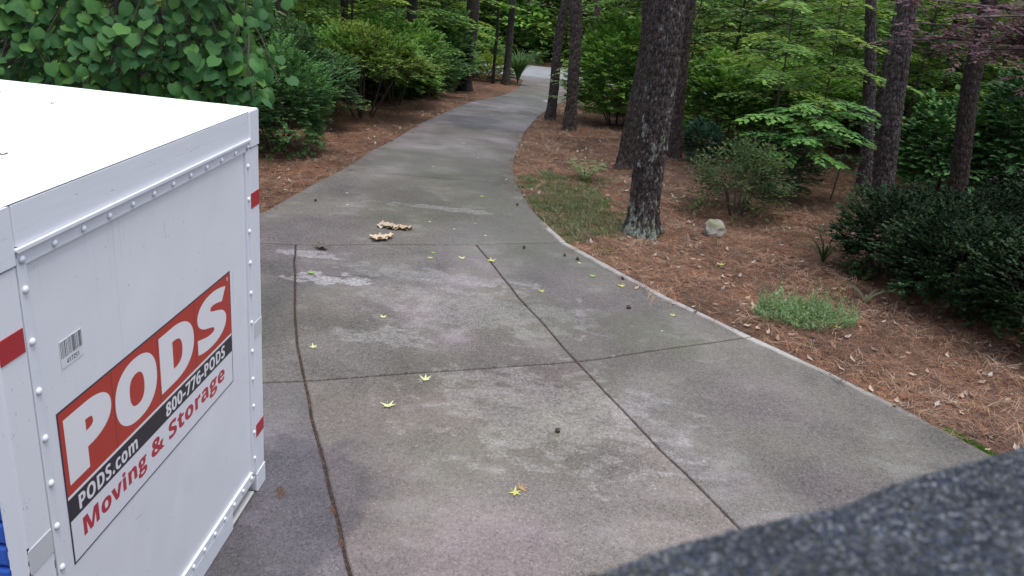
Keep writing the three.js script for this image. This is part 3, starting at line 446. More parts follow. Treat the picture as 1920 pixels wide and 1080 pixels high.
function moundGeo({ seed, rx, ry, rz, cy, n, ll, lw, col, leaves = 7, tw = 0.16, gap = 0.36, oval = false, upz = 0.35, hang = 0.4, low = -0.75, col2, vary = 0.36, wide = 1.35 }) {
  const b = new MB(), r = rng(seed); let made = 0;
  for (let k = 0; k < n * 3 && made < n; k++) {
    const u = unit(r); if (u.y < low) continue;
    const lump = vn3(u.x * 2.1 + seed, u.y * 2.1 + 5, u.z * 2.1), fineL = vn3(u.x * 5 + 3, u.y * 5 + seed, u.z * 5), q = (0.5 + 0.72 * lump + 0.3 * (fineL - 0.5)) * (r() < 0.7 ? 0.84 + 0.2 * r() : 0.4 + 0.5 * r());
    if (fineL < gap && r() < 0.75) continue;
    const p = V(u.x * rx * q, cy + u.y * ry * q, u.z * rz * q), d = V(u.x + (r() - 0.5) * 0.9, u.y * 0.6 + upz + (r() - 0.5) * 0.5, u.z + (r() - 0.5) * 0.9), w = vn3(u.x * 1.4 + 20, u.y * 1.4, u.z * 1.4 + seed);
    spray(b, r, p, d, tw * (0.6 + 0.8 * r()), Math.round(leaves * (0.7 + 0.6 * r())), ll, lw * wide, col2 && w > 0.55 ? col2 : col, { oval, hang, flop: 0.9, vary }); made++;
  }
  return b.geo();
}
function stemsGeo({ seed, rx, ry, rz, cy, stems = 7, sr = 0.02 }) {
  const b = new MB(), r = rng(seed + 500);
  for (let k = 0; k < stems; k++) { const a = k / stems * 6.28 + r(), q = 0.45 + 0.45 * r(), e = V(Math.cos(a) * rx * q, cy + ry * (0.1 + 0.5 * r()), Math.sin(a) * rz * q), s = V(Math.cos(a) * 0.1 * rx, -0.06, Math.sin(a) * 0.1 * rz), m = s.clone().lerp(e, 0.5); m.y += 0.12 * ry; b.tube([s, m, e], [sr, sr * 0.75, sr * 0.3], 5, STEM); }
  return b.geo();
}
function shrub(name, label, category, x, z, o, mat = LEAF, group) {
  const t = thing(name, label, category, [x, gy(x, z), z], 0, group); part('branches', stemsGeo(o), twigMat, t, 'stuff'); part('foliage', moundGeo(o), mat, t, 'stuff'); return t;
}
const G1 = [0.14, 0.27, 0.045], G2 = [0.2, 0.36, 0.055], G3 = [0.06, 0.125, 0.035], G4 = [0.3, 0.42, 0.05], GD = [0.028, 0.054, 0.02], GB = [0.12, 0.24, 0.07];
shrub('azalea_shrub', 'green azalea shrub on pine straw right of the big-leaved tree', 'shrub', -4.4, -13.9, { seed: 41, rx: 1.1, ry: 0.95, rz: 1.1, cy: 0.85, n: 2500, ll: 0.055, lw: 0.018, col: [0.085, 0.2, 0.05], leaves: 8, tw: 0.17 });
shrub('azalea_shrub', 'arching yellow-green azalea overhanging the pine straw bank', 'shrub', -3.85, -18.6, { seed: 42, rx: 1.6, ry: 0.75, rz: 1.3, cy: 1.25, n: 2200, ll: 0.07, lw: 0.022, col: [0.15, 0.22, 0.03], col2: G1, leaves: 8, tw: 0.24, low: -0.35, sr: 0.03 });
shrub('azalea_shrub', 'dark shrub in shade behind the green azalea', 'shrub', -6.2, -16.2, { seed: 43, rx: 1.5, ry: 1.3, rz: 1.3, cy: 1.2, n: 1600, ll: 0.085, lw: 0.03, col: G3, leaves: 8, tw: 0.22 });
shrub('azalea_shrub', 'dark green azalea between the green one and the arching one', 'shrub', -4.9, -16.6, { seed: 53, rx: 1.3, ry: 0.9, rz: 1.1, cy: 1.0, n: 2000, ll: 0.065, lw: 0.02, col: [0.05, 0.11, 0.035], col2: [0.07, 0.15, 0.04], leaves: 8, tw: 0.2, low: -0.5 });
shrub('azalea_shrub', 'leafy shrub overhanging the bank beyond the arching azalea', 'shrub', -3.6, -21.6, { seed: 54, rx: 1.2, ry: 1.0, rz: 1.0, cy: 1.2, n: 1500, ll: 0.08, lw: 0.027, col: G1, col2: G2, leaves: 8, tw: 0.24, low: -0.5 });
shrub('understory_shrub', 'low leafy shrub at the foot of the nearly black trunk', 'shrub', -3.15, -24.9, { seed: 44, rx: 0.95, ry: 0.75, rz: 0.9, cy: 0.75, n: 800, ll: 0.08, lw: 0.026, col: GB, leaves: 7, tw: 0.22 });
shrub('understory_shrub', 'leafy shrub between the black trunk and wide dark trunk', 'shrub', -2.9, -27.2, { seed: 45, rx: 0.9, ry: 1.1, rz: 0.8, cy: 1.3, n: 800, ll: 0.09, lw: 0.03, col: GB, leaves: 7, tw: 0.25 });
shrub('understory_shrub', 'yellow-green low shrub before the street left of slim pine', 'shrub', -2.05, -33.5, { seed: 46, rx: 1.4, ry: 0.45, rz: 0.9, cy: 0.45, n: 700, ll: 0.09, lw: 0.03, col: [0.2, 0.27, 0.03], leaves: 7, tw: 0.22 });
shrub('azalea_shrub', 'bright mounded azalea between the pine pair and thick trees', 'shrub', 2.35, -22.1, { seed: 47, rx: 1.6, ry: 1.3, rz: 1.3, cy: 1.45, n: 2400, ll: 0.095, lw: 0.034, col: G2, col2: [0.19, 0.36, 0.06], leaves: 8, tw: 0.24, low: -0.85 });
shrub('azalea_shrub', 'green shrub bank behind the reddish pine trunk', 'shrub', 4.5, -19.0, { seed: 48, rx: 1.35, ry: 1.05, rz: 1.0, cy: 1.2, n: 1700, ll: 0.09, lw: 0.032, col: G1, col2: G2, leaves: 8, tw: 0.24 });
shrub('azalea_shrub', 'pale green shrub at right end of the shrub bank', 'shrub', 6.2, -19.6, { seed: 49, rx: 1.3, ry: 1.0, rz: 1.0, cy: 1.2, n: 1400, ll: 0.09, lw: 0.032, col: G2, leaves: 8, tw: 0.24 });
shrub('evergreen_shrub', 'dark small-leaved shrub just behind the stone', 'shrub', 3.5, -12.7, { seed: 57, rx: 0.66, ry: 0.55, rz: 0.5, cy: 0.52, n: 560, ll: 0.06, lw: 0.019, col: [0.055, 0.095, 0.024], col2: [0.085, 0.12, 0.03], leaves: 6, tw: 0.36, gap: 0.58, vary: 0.55 });
shrub('evergreen_shrub', 'small bluish-green shrub at the foot of the reddish pine', 'shrub', 3.75, -17.2, { seed: 51, rx: 0.35, ry: 0.4, rz: 0.35, cy: 0.4, n: 260, ll: 0.07, lw: 0.024, col: [0.05, 0.12, 0.07], leaves: 7, tw: 0.15 });
shrub('evergreen_shrub', 'thin dark shrub between the sapling stems', 'shrub', 4.45, -14.3, { seed: 52, rx: 0.7, ry: 0.5, rz: 0.5, cy: 0.5, n: 550, ll: 0.06, lw: 0.02, col: [0.05, 0.11, 0.04], leaves: 7, tw: 0.17, gap: 0.5 });
// hedge of dark evergreens along the right
for (const [x, z, rx, ry, cy, s, l] of [[4.85, -10.15, 0.72, 0.5, 0.5, 61, 'dark evergreen hedge bush next to the strap-leaved clump'], [5.25, -9.1, 0.85, 0.62, 0.56, 62, 'dark evergreen bush in the hedge middle, above the straw slope'], [5.85, -8.2, 0.95, 0.7, 0.6, 63, 'dark evergreen bush at the drive end of the hedge'], [6.8, -9.0, 1.1, 0.75, 0.7, 67, 'dark evergreen hedge bush under the purple maple crown'], [6.1, -10.7, 1.0, 0.6, 0.56, 64, 'dark evergreen bush behind the hedge at the leaning trunk'], [7.8, -11.3, 1.2, 0.8, 0.8, 65, 'dark evergreen bush behind the hedge at the dark bare trunk'], [6.9, -7.4, 0.9, 0.65, 0.55, 66, 'dark evergreen bush past the drive end of the hedge']])
  shrub('hedge_bush', l, 'shrub', x, z, { seed: s, rx, ry, rz: rx * 0.85, cy, n: Math.round(1900 * rx), ll: 0.045, lw: 0.016, col: GD, col2: [0.036, 0.072, 0.026], leaves: 9, tw: 0.15, gap: 0.42, vary: 0.6 }, GLOSS);
shrub('rhododendron_shrub', 'glossy broad-leaved shrub beneath the broad grey-brown trunk', 'shrub', 8.2, -15.9, { seed: 67, rx: 0.85, ry: 0.95, rz: 0.7, cy: 0.95, n: 700, ll: 0.115, lw: 0.032, col: [0.12, 0.25, 0.08], leaves: 8, tw: 0.16, oval: true }, GLOSS);
shrub('rhododendron_shrub', 'tall glossy shrub right of the dark bare trunk', 'shrub', 9.6, -15.4, { seed: 68, rx: 1.15, ry: 1.4, rz: 0.9, cy: 1.5, n: 1100, ll: 0.11, lw: 0.03, col: [0.09, 0.2, 0.07], leaves: 8, tw: 0.18, oval: true }, GLOSS);

// saplings whose leaves lie in flat layered sprays
function layeredGeo({ seed, h0, h1, R, n, ll, lw, col, col2, leaves = 9, tw = 0.35, stem = 0.02, lean = 0, oval = false }) {
  const b = new MB(), w = new MB(), r = rng(seed), top = V(lean * h1, h1, 0);
  w.tube([V(0, -0.08, 0), V(lean * h1 * 0.5 + 0.04, h1 * 0.5, 0.03), top], [stem, stem * 0.7, stem * 0.2], 7, STEM);
  for (let k = 0; k < n; k++) {
    const t = k / (n - 1), y = lerp(h0, h1, t), a = k * 2.399 + r() * 0.6, L = R * (0.55 + 0.55 * r()) * Math.sqrt(Math.max(0.12, 1 - Math.abs(t - 0.4) * 1.1)), s = V(lean * y, y, 0), dir = V(Math.cos(a), 0.12 + 0.25 * r(), Math.sin(a)), e = s.clone().addScaledVector(dir, L); e.y -= 0.18 * L;
    const m = s.clone().addScaledVector(dir, L * 0.5); w.tube([s, m, e], [stem * 0.42, stem * 0.28, stem * 0.1], 4, STEM);
    const c = col2 && r() < 0.35 ? col2 : col, sd = V(-dir.z, 0, dir.x), nt = Math.max(4, Math.round(L / 0.13));
    for (let j = 0; j < nt; j++) { const f = 0.22 + 0.8 * j / nt, q = f < 0.5 ? s.clone().lerp(m, f * 2) : m.clone().lerp(e, Math.min(1, f * 2 - 1)), d = dir.clone().multiplyScalar(0.7 + 0.5 * f).addScaledVector(sd, (j % 2 ? 1 : -1) * (0.95 - 0.6 * f)); d.y = (r() - 0.6) * 0.25; spray(b, r, q, d, tw * (0.6 + 0.7 * r()), leaves, ll, lw, c, { hang: 0.3, flop: 0.5, droop: 0.25, oval }); }
  }
  return [w.geo(), b.geo()];
}
function sapling(name, label, x, z, o, mat = LEAF, group, protos, turn = 0, sc = 1) {
  const t = thing(name, label, 'sapling', [x, gy(x, z), z], turn, group), [w, f] = protos ?? layeredGeo(o); t.scale.setScalar(sc); part('trunk', w, twigMat, t); part('crown', f, mat, t, 'stuff'); return t;
}
sapling('broadleaf_sapling', 'bright broad-leaved sapling behind the dark shrub and stone', 4.75, -13.9, { seed: 71, h0: 0.75, h1: 1.75, R: 1.15, n: 17, ll: 0.145, lw: 0.043, col: [0.12, 0.31, 0.06], col2: [0.17, 0.36, 0.07], leaves: 7, tw: 0.3, stem: 0.018, lean: 0.06, oval: true });
sapling('maple_sapling', 'tall layered sapling with yellow-green sprays over the shrub bank', 4.7, -15.7, { seed: 72, h0: 1.5, h1: 4.0, R: 2.0, n: 30, ll: 0.13, lw: 0.04, col: G2, col2: G4, leaves: 7, tw: 0.34, stem: 0.025, lean: -0.03 });
sapling('maple_sapling', 'layered green sapling near the slender grey trunk', 6.0, -16.8, { seed: 73, h0: 1.2, h1: 4.2, R: 1.8, n: 30, ll: 0.13, lw: 0.04, col: G2, col2: G1, leaves: 7, tw: 0.34, stem: 0.025, lean: -0.05 });
sapling('maple_sapling', 'drooping sapling hanging leaves between the pine pair', 0.85, -20.6, { seed: 74, h0: 0.6, h1: 1.5, R: 0.55, n: 9, ll: 0.09, lw: 0.026, col: [0.2, 0.3, 0.08], leaves: 6, tw: 0.25, stem: 0.012 });
sapling('maple_sapling', 'green sapling beside the leaning scaly trunk foot', 5.7, -14.6, { seed: 75, h0: 0.5, h1: 1.7, R: 0.8, n: 12, ll: 0.09, lw: 0.026, col: [0.07, 0.17, 0.045], leaves: 6, tw: 0.28, stem: 0.014 });
// background wood: understory trees and bushes, copies of a few kinds
const UNDER = [layeredGeo({ seed: 81, h0: 0.7, h1: 5.2, R: 2.2, n: 40, ll: 0.17, lw: 0.056, col: G2, col2: G4, leaves: 7, tw: 0.45, stem: 0.04 }), layeredGeo({ seed: 82, h0: 0.5, h1: 4.6, R: 2.0, n: 38, ll: 0.16, lw: 0.054, col: [0.17, 0.32, 0.05], col2: G4, leaves: 7, tw: 0.45, stem: 0.035 }), layeredGeo({ seed: 83, h0: 1.2, h1: 6.5, R: 2.4, n: 42, ll: 0.17, lw: 0.056, col: G1, col2: G4, leaves: 7, tw: 0.5, stem: 0.05 })];
const BUSH = [moundGeo({ seed: 91, rx: 1.2, ry: 0.9, rz: 1.1, cy: 0.85, n: 850, ll: 0.12, lw: 0.042, col: G1, col2: G2, leaves: 8, tw: 0.26 }), moundGeo({ seed: 92, rx: 1.3, ry: 0.7, rz: 1.2, cy: 0.65, n: 850, ll: 0.12, lw: 0.042, col: [0.13, 0.25, 0.045], leaves: 8, tw: 0.26 })], BUSHW = stemsGeo({ seed: 91, rx: 1.2, ry: 0.9, rz: 1.1, cy: 0.85 });
const TRUNKS = [trunkGeo({ r0: 0.16, r1: 0.14, seg: 16, step: 0.25, seed: 31, ...pine }), trunkGeo({ r0: 0.13, r1: 0.11, seg: 14, step: 0.25, seed: 32, color: [0.07, 0.06, 0.055] }), trunkGeo({ r0: 0.22, r1: 0.18, seg: 18, step: 0.25, seed: 33, color: [0.075, 0.06, 0.055] })];
{
  const r = rng(2024), used = [];
  const free = (x, z, m) => driveDist(x, z) > 1.6 && !(z < -36 && z > -46.5) && used.every(([a, b, q]) => Math.hypot(a - x, b - z) > Math.max(m, q)) && !(z > -19 && x > 0 && x < 8.8) && !(z > -17.5 && x < 0 && x > -4.5);
  const scatter = (n, m, box, f) => { for (let k = 0, tries = 0; k < n && tries < n * 30; tries++) { const [x0, x1, z0, z1] = box[Math.floor(r() * box.length)], x = lerp(x0, x1, r()), z = lerp(z0, z1, r()); if (free(x, z, m)) { used.push([x, z, m * 0.6]); f(x, z, k++); } } };
  const right = [[2.5, 15, -36, -20], [9, 26, -36, -14], [2.5, 15, -30, -20]], left = [[-14, -3.2, -36, -18], [-13, -5.5, -26, -11], [-9, -3.2, -34, -20]];
  scatter(38, 1.5, [...right, [3, 13, -25, -19.3], [9, 16, -24, -14]], (x, z, k) => sapling('understory_tree', 'young broadleaf tree in the wood right of the drive', x, z, null, FAR, 'young trees in the wood right of the drive', UNDER[k % 3], r() * 6, 0.75 + 0.45 * r()));
  scatter(24, 1.7, left, (x, z, k) => sapling('understory_tree', 'young broadleaf tree in the wood left of the drive', x, z, null, FAR, 'young trees in the wood left of the drive', UNDER[(k + 1) % 3], r() * 6, 0.75 + 0.45 * r()));
  const bush = (side) => (x, z, k) => { const t = thing('understory_shrub', `leafy bush in the wood ${side} of the drive`, 'shrub', [x, gy(x, z), z], r() * 6, `bushes in the wood ${side} of the drive`); t.scale.setScalar(0.8 + 0.5 * r()); part('branches', BUSHW, twigMat, t, 'stuff'); part('foliage', BUSH[k % 2], FAR, t, 'stuff'); };
  scatter(30, 1.4, right, bush('right')); scatter(32, 1.2, left, bush('left'));
  scatter(16, 1.8, [[4, 28, -36, -20], [10, 26, -36, -14], [4, 16, -60, -47]], (x, z, k) => tallTree('forest_tree', 'straight dark tree trunk in the wood right of the drive', x, z, { seed: k, h: 13 }, [0, 0], 'tall trees in the wood right of the drive', TRUNKS[k % 3]));
  scatter(16, 1.8, [[-18, -4, -36, -20], [-16, -6, -26, -10], [-18, 2, -60, -47]], (x, z, k) => tallTree('forest_tree', 'straight dark tree trunk in the wood left of the drive', x, z, { seed: k + 1, h: 13 }, [0, 0], 'tall trees in the wood left of the drive', TRUNKS[(k + 1) % 3]));
}
{ // far wood across the street and at the sides: reads as one mass
  const cb = new MB(), r = rng(606); for (let k = 0; k < 46; k++) { const u = unit(r), q = Math.cbrt(r()) * 0.75, nn = V(r() - 0.5, 0.8, r() - 0.5).normalize(), d = unit(r).cross(nn).normalize(); cb.kite(V(u.x * q, u.y * q * 0.6, u.z * q), d, nn, 0.2 + r() * 0.14, 0.07, tint([1, 1, 1], r, 0.25)); }
  const N = 7500, im = shade(new THREE.InstancedMesh(cb.geo(), FAR, N)), M = new THREE.Matrix4(), q = new THREE.Quaternion(), c = new THREE.Color(); im.name = 'far_wood'; im.userData.kind = 'stuff'; tag(im, 'dense green wood beyond the street and deep to both sides', 'wood');
  for (let i = 0; i < N; i++) {
    let x, z; const w = r(); if (w < 0.56) { x = -30 + r() * 66; z = -46.6 - r() * 13; } else if (w < 0.8) { x = 17 + r() * 22; z = -16 - r() * 21; } else { x = -14 - r() * 14; z = -14 - r() * 22; }
    const y = gBase(z) + Math.pow(r(), 1.3) * 8 + 0.1, dens = vn(x * 0.22, y * 0.5 + z * 0.1); const k = 0.6 + 0.7 * r(), g = 0.4 + 1.1 * dens; q.setFromAxisAngle(V(0, 1, 0), r() * 6.28);
    im.setMatrixAt(i, M.compose(V(x, y, z), q, V(k * 1.5, k * 1.2, k * 1.5))); im.setColorAt(i, c.setRGB((0.13 + 0.12 * r()) * g, (0.27 + 0.1 * r()) * g, 0.05 * g));
  }
  scene.add(im);
}

// ───────────────────────── big heart-leaved tree behind the container ─────────────────────────
{
  const X = -3.6, Z = -7.3, t = thing('heart_leaved_tree', 'big heart-shaped green leaves of a low tree behind the white container', 'tree', [X, gy(X, Z), Z]);
  const heart = (seed) => { // heart outline, domed blade with a sunken midrib and turned-down tip; hangs from its notch
    const r = rng(seed), b = new MB(), n = 14, c = [1, 1, 1], rim = [], w = 0.92 + r() * 0.16;
    const pt = (k) => { const a = k / n * 6.2832, s = Math.sin(a), q = 0.5 * w * Math.sign(s) * Math.pow(Math.abs(s), 0.9), y = -0.42 - 0.5 * -Math.cos(a) * 1 + 0.11 * Math.abs(s) * (Math.cos(a) > 0 ? 1 : 0) - (Math.abs(s) < 0.1 && Math.cos(a) > 0 ? 0.13 : 0) - (Math.abs(s) < 0.1 && Math.cos(a) < 0 ? 0.16 : 0); return [q, y]; };
    const z = (x, y) => -0.30 * x * x - 0.14 * (y + 0.4) * (y + 0.4) + 0.05 * Math.abs(x) * 2 + (r() - 0.5) * 0.02;
    for (let k = 0; k < n; k++) { const [x, y] = pt(k); rim.push(b.v(x, y, z(x, y), c)); }
    const mids = []; for (let k = 0; k < n; k++) { const [x, y] = pt(k), X2 = x * 0.55, Y2 = lerp(-0.42, y, 0.55); mids.push(b.v(X2, Y2, z(X2, Y2) + 0.012, c)); } const ce = b.v(0, -0.42, -0.02, c);
    for (let k = 0; k < n; k++) { const l = (k + 1) % n; b.i.push(rim[k], mids[k], rim[l], rim[l], mids[k], mids[l], mids[k], ce, mids[l]); }
    b.tube([V(0, -0.08, -0.01), V(0, 0.12, 0.02), V(0, 0.3, -0.08)], [0.012, 0.011, 0.012], 4, [1.3, 0.8, 0.8]);
    return b.geo();
  };
  const geos = [heart(1), heart(2), heart(3), heart(4)]; for (const [k, cu] of [[1, 0.9], [3, 1.5]]) { const p = geos[k].attributes.position; for (let i = 0; i < p.count; i++) p.setZ(i, p.getZ(i) - cu * p.getX(i) * p.getX(i) * (0.6 + p.getX(i)) - 0.4 * cu * Math.min(0, p.getY(i) + 0.5) ** 2); geos[k].computeVertexNormals(); } // some blades curl
  const mats = [[0.032, 0.1, 0.026], [0.042, 0.125, 0.03], [0.052, 0.145, 0.034], [0.075, 0.18, 0.036], [0.036, 0.112, 0.034]].map((c) => new THREE.MeshPhysicalMaterial({ color: lin(...c), roughness: 0.65, transmission: 0.25, thickness: 0, specularIntensity: 0.35, side: THREE.DoubleSide, vertexColors: true }));
  const r = rng(99), all = [], w = new MB(), M = new THREE.Matrix4();
  w.tube([V(0, -0.1, 0), V(0.1, 1.2, 0.05), V(-0.05, 2.4, 0.2), V(0.2, 4.4, 0.1)], [0.07, 0.06, 0.05, 0.02], 8, STEM);
  const front = (x, y) => -5.95 - 0.10 * (x + 3) * (x + 3) - 0.12 * (y - 2.7) * (y - 2.7) - 0.5 * (vn(x * 1.7 + 3, y * 1.9) - 0.2);
  for (let k = 0; k < 460; k++) { // drooping shoots with leaves
    const x = lerp(-5.6, -2.16, r()), y = lerp(x > -2.9 ? 2.35 : 1.75, 4.0, Math.pow(r(), 1.15)), layer = r() < 0.55 ? 0 : 0.3 + r() * 0.7, z = front(x, y) - layer;
    const hole = vn(x * 2.1 + 30, y * 2.6); if (layer === 0 && (hole < 0.14 || (y < 2.05 && x < -2.7 && r() < 0.8))) continue;
    const dx = (r() - 0.4) * 0.8, L = 0.35 + r() * 0.35, n = 6 + Math.floor(r() * 4), a = V(x - X, y - 0.0, z - Z), e = V(a.x + dx * L, a.y - L * 0.55, a.z + 0.16);
    if (r() < 0.8) w.tube([V((a.x) * 0.75, a.y + 0.25, a.z - 0.35), a.clone(), e], [0.012, 0.008, 0.004], 4, STEM);
    for (let j = 0; j < n; j++) { const f = (j + r() * 0.5) / n, p = a.clone().lerp(e, f); p.x += (j % 2 ? 1 : -1) * (0.04 + 0.07 * r()); p.z += (r() - 0.3) * 0.12; all.push({ p, s: 0.045 + 0.075 * Math.pow(r(), 0.8), rx: -0.2 - r() * 0.95, ry: (r() - 0.5) * 1.8 + 0.2, rz: (r() - 0.5) * 1.4, layer, g: Math.floor(r() * 4), m: Math.floor(r() * 5) }); }
  }
  part('trunk', w.geo(), twigMat, t);
  all.sort((a, b) => (a.layer - b.layer) || (b.p.z - a.p.z) );
  const near = all.filter((l) => l.p.y < 3.35 && l.p.x + X > -5), pick = new Set(near.slice(0, 300)), rest = [];
  const D = new THREE.Object3D(); D.rotation.order = 'YXZ';
  for (const l of all) {
    D.position.copy(l.p); D.rotation.set(l.rx, l.ry, l.rz); D.scale.setScalar(l.s);
    if (pick.has(l)) { const m = part('leaf', geos[l.g], mats[l.m], t); m.position.copy(D.position); m.quaternion.copy(D.quaternion); m.scale.copy(D.scale); }
    else { D.updateMatrix(); const g = geos[l.g].clone().applyMatrix4(D.matrix), c = mats[l.m].color, q = g.attributes.color; for (let i = 0; i < q.count; i++) q.setXYZ(i, q.getX(i) * c.r, q.getY(i) * c.g, q.getZ(i) * c.b); rest.push(g); }
  }
  part('foliage', mergeGeometries(rest), leafMat(0.55, 0.18), t, 'stuff');
}

// ───────────────────────── purple maple ─────────────────────────
{
  const x = 7.2, z = -9.8, t = thing('purple_maple', 'dark purple-leaved maple spreading over the hedge at the right', 'tree', [x, gy(x, z), z]), b = new MB(), w = new MB(), r = rng(321);
  w.tube([V(0, -0.1, 0), V(-0.1, 1.2, 0), V(-0.3, 2.4, 0.1), V(-0.4, 3.6, 0.1)], [0.1, 0.09, 0.07, 0.03], 8, [0.05, 0.04, 0.04]);
  for (let k = 0; k < 52; k++) {
    const a = k * 2.4, y0 = 2.5 + 1.5 * r(), L = 0.9 + 1.5 * r(), s = V(-0.25, y0, 0.1), e = V(Math.cos(a) * L - 0.9, y0 + 0.1 + 0.45 * r(), Math.sin(a) * L), m = s.clone().lerp(e, 0.5); m.y += 0.25; w.tube([s, m, e], [0.03, 0.018, 0.006], 5, [0.05, 0.04, 0.04]);
    for (let j = 0; j < 38; j++) { const f = 0.25 + 0.75 * r(), q = f < 0.5 ? s.clone().lerp(m, f * 2) : m.clone().lerp(e, f * 2 - 1); const d = V(r() - 0.5, (r() - 0.55) * 0.3, r() - 0.5).normalize(); q.addScaledVector(d, r() * 0.25); spray(b, r, q, d, 0.24, 10, 0.08, 0.02, r() < 0.75 ? [0.15, 0.075, 0.09] : [0.2, 0.13, 0.11], { hang: 0.5, flop: 0.8 }); }
  }
  part('trunk', w.geo(), twigMat, t); part('crown', b.geo(), LEAF, t, 'stuff');
}

// ───────────────────────── ground plants, stone, litter ─────────────────────────
{ // stone
  const g = new THREE.IcosahedronGeometry(1, 4), p = g.attributes.position;
  for (let i = 0; i < p.count; i++) { const v = V().fromBufferAttribute(p, i), cut = [[0.8, 0.5, 0.35, 0.72], [-0.75, 0.35, 0.55, 0.75], [0.1, 0.95, 0.25, 0.62], [0.2, 0.2, 0.96, 0.74], [-0.2, 0.5, -0.8, 0.8], [-0.9, -0.1, -0.3, 0.85], [0.95, -0.2, -0.2, 0.85]]; let s = 1; for (const [a, b2, c, d] of cut) { const l = Math.hypot(a, b2, c), k = (v.x * a + v.y * b2 + v.z * c) / l; if (k > d) s = Math.min(s, d / k); } v.multiplyScalar(s + (vn3(v.x * 5, v.y * 5, v.z * 5) - 0.5) * 0.09 + (vn3(v.x * 14, v.y * 14, v.z * 14) - 0.5) * 0.04); p.setXYZ(i, v.x * 0.19, v.y * 0.17, v.z * 0.15); }
  g.computeVertexNormals();
  const tx = dataTex(128, 128, (i, j, o) => { const v = 0.2 + 0.22 * (fbm(i / 14, j / 14, 4) - 0.4), m = sst(fbm(i / 30 + 5, j / 30, 3), 0.5, 0.62); o[0] = v * lerp(1.1, 0.8, m); o[1] = v * lerp(1.0, 0.82, m); o[2] = v * lerp(0.86, 0.5, m); }, true);
  const m = solo('stone', g, std({ map: tx, bumpMap: tx, bumpScale: 0.02, roughness: 0.95 }), 'angular tan grey stone lying on the pine straw', 'stone'); m.position.set(2.87, gy(2.87, -11.3) + 0.1, -11.3); m.rotation.y = 0.4;
}
{ // fern
  const t = thing('fern', 'small light green fern in the mossy patch by the drive', 'fern', [1.1, gy(1.1, -14.2), -14.2]), r = rng(15); t.scale.setScalar(1.3);
  for (let k = 0; k < 11; k++) { const b = new MB(), a = k / 11 * 6.28 + r() * 0.4, L = 0.28 + 0.12 * r(), n = 14; for (let j = 1; j < n; j++) { const f = j / n, q = V(Math.cos(a) * L * f, 0.26 * Math.sin(f * 2.2) * (0.8 + 0.3 * r()), Math.sin(a) * L * f), w = 0.075 * Math.sin(Math.PI * (0.15 + 0.85 * f)); for (const s of [-1, 1]) b.kite(q, V(-Math.sin(a) * s * 0.85 + Math.cos(a) * 0.4, -0.1, Math.cos(a) * s * 0.85 + Math.sin(a) * 0.4).normalize(), V(0, 1, 0), w, 0.011, tint([0.2, 0.33, 0.1], r, 0.2)); } b.tube([V(0, -0.02, 0), V(Math.cos(a) * L * 0.5, 0.2, Math.sin(a) * L * 0.5), V(Math.cos(a) * L, 0.19, Math.sin(a) * L)], [0.004, 0.003, 0.001], 4, [0.1, 0.16, 0.05]); part('frond', b.geo(), LEAF, t); }
}
{ // feathery herb beside the drive
  const X = 3.25, Z = -8.25, t = thing('feathery_herb', 'low feathery light green plant on the pine straw beside drive', 'plant', [X, gy(X, Z), Z]), b = new MB(), r = rng(19);
  for (let k = 0; k < 560; k++) {
    const a = r() * 6.28, q = Math.sqrt(r()), x = Math.cos(a) * q * 0.52, z = Math.sin(a) * q * 0.4, h = (0.17 + 0.34 * r() * r()) * (1.1 - 0.45 * q) * (0.35 + 1.3 * vn(x * 6 + 4, z * 6)), s = V(x, gy(X + x, Z + z) - gy(X, Z) - 0.01, z), e = V(x * 1.12 + (r() - 0.5) * 0.1, s.y + h, z * 1.12 + (r() - 0.5) * 0.1), c = tint([0.22, 0.33, 0.14], r, 0.3);
    b.tube([s, e], [0.0022, 0.001], 3, c); for (let j = 0; j < 12; j++) { const p = s.clone().lerp(e, 0.2 + 0.8 * j / 12); b.kite(p, V(r() - 0.5, 0.45 * r() + 0.1, r() - 0.5).normalize(), V(0.1, 1, 0.2).normalize(), 0.028 + 0.018 * r(), 0.0065, c); }
  }
  part('foliage', b.geo(), LEAF, t, 'stuff');
}
function strapClump(label, x, z, n, L, w, col, seed, up = 1, list, spread = 1) { // arching strap leaves, each a part
  const t = thing('strap_leaf_clump', label, 'plant', [x, gy(x, z), z]), r = rng(seed);
  for (let k = 0; k < n; k++) { const b = new MB(), a = list ? list[k][0] : r() * 6.28, l = list ? list[k][1] : L * (0.7 + 0.5 * r()), c = tint(col, r, 0.2), sx = -Math.sin(a), sz = Math.cos(a); for (let j = 0; j <= 8; j++) { const f = j / 8, out = l * spread * (0.25 * f + 0.55 * f * f), y = -0.02 + l * up * (f - 0.42 * f * f * f), ww = w * Math.sin(Math.PI * (0.12 + 0.86 * f)) + 0.0015; b.v(Math.cos(a) * out + sx * ww, y + ww * 0.4, Math.sin(a) * out + sz * ww, c); b.v(Math.cos(a) * out, y, Math.sin(a) * out, c); b.v(Math.cos(a) * out - sx * ww, y + ww * 0.4, Math.sin(a) * out - sz * ww, c); } for (let j = 0; j < 8; j++) for (const s of [0, 1]) { const q = j * 3 + s; b.i.push(q, q + 1, q + 4, q, q + 4, q + 3); } part('blade', b.geo(), LEAF, t); }
}
strapClump('pale arching strap leaves at the foot of the hedge', 4.22, -9.0, 5, 0.44, 0.015, [0.16, 0.17, 0.1], 5, 0.75, [[-2.6, 0.42], [-2.2, 0.4], [-0.7, 0.36], [-0.15, 0.42], [-1.2, 0.2]]);
strapClump('upright dark olive grass clump at the end of the hedge', 4.12, -10.3, 26, 0.6, 0.008, [0.05, 0.08, 0.022], 6, 1.0);
strapClump('tall fine grassy shrub beside the slim pine by the street', -0.62, -32.4, 290, 1.9, 0.008, [0.1, 0.2, 0.06], 7, 1.0, null, 0.62);

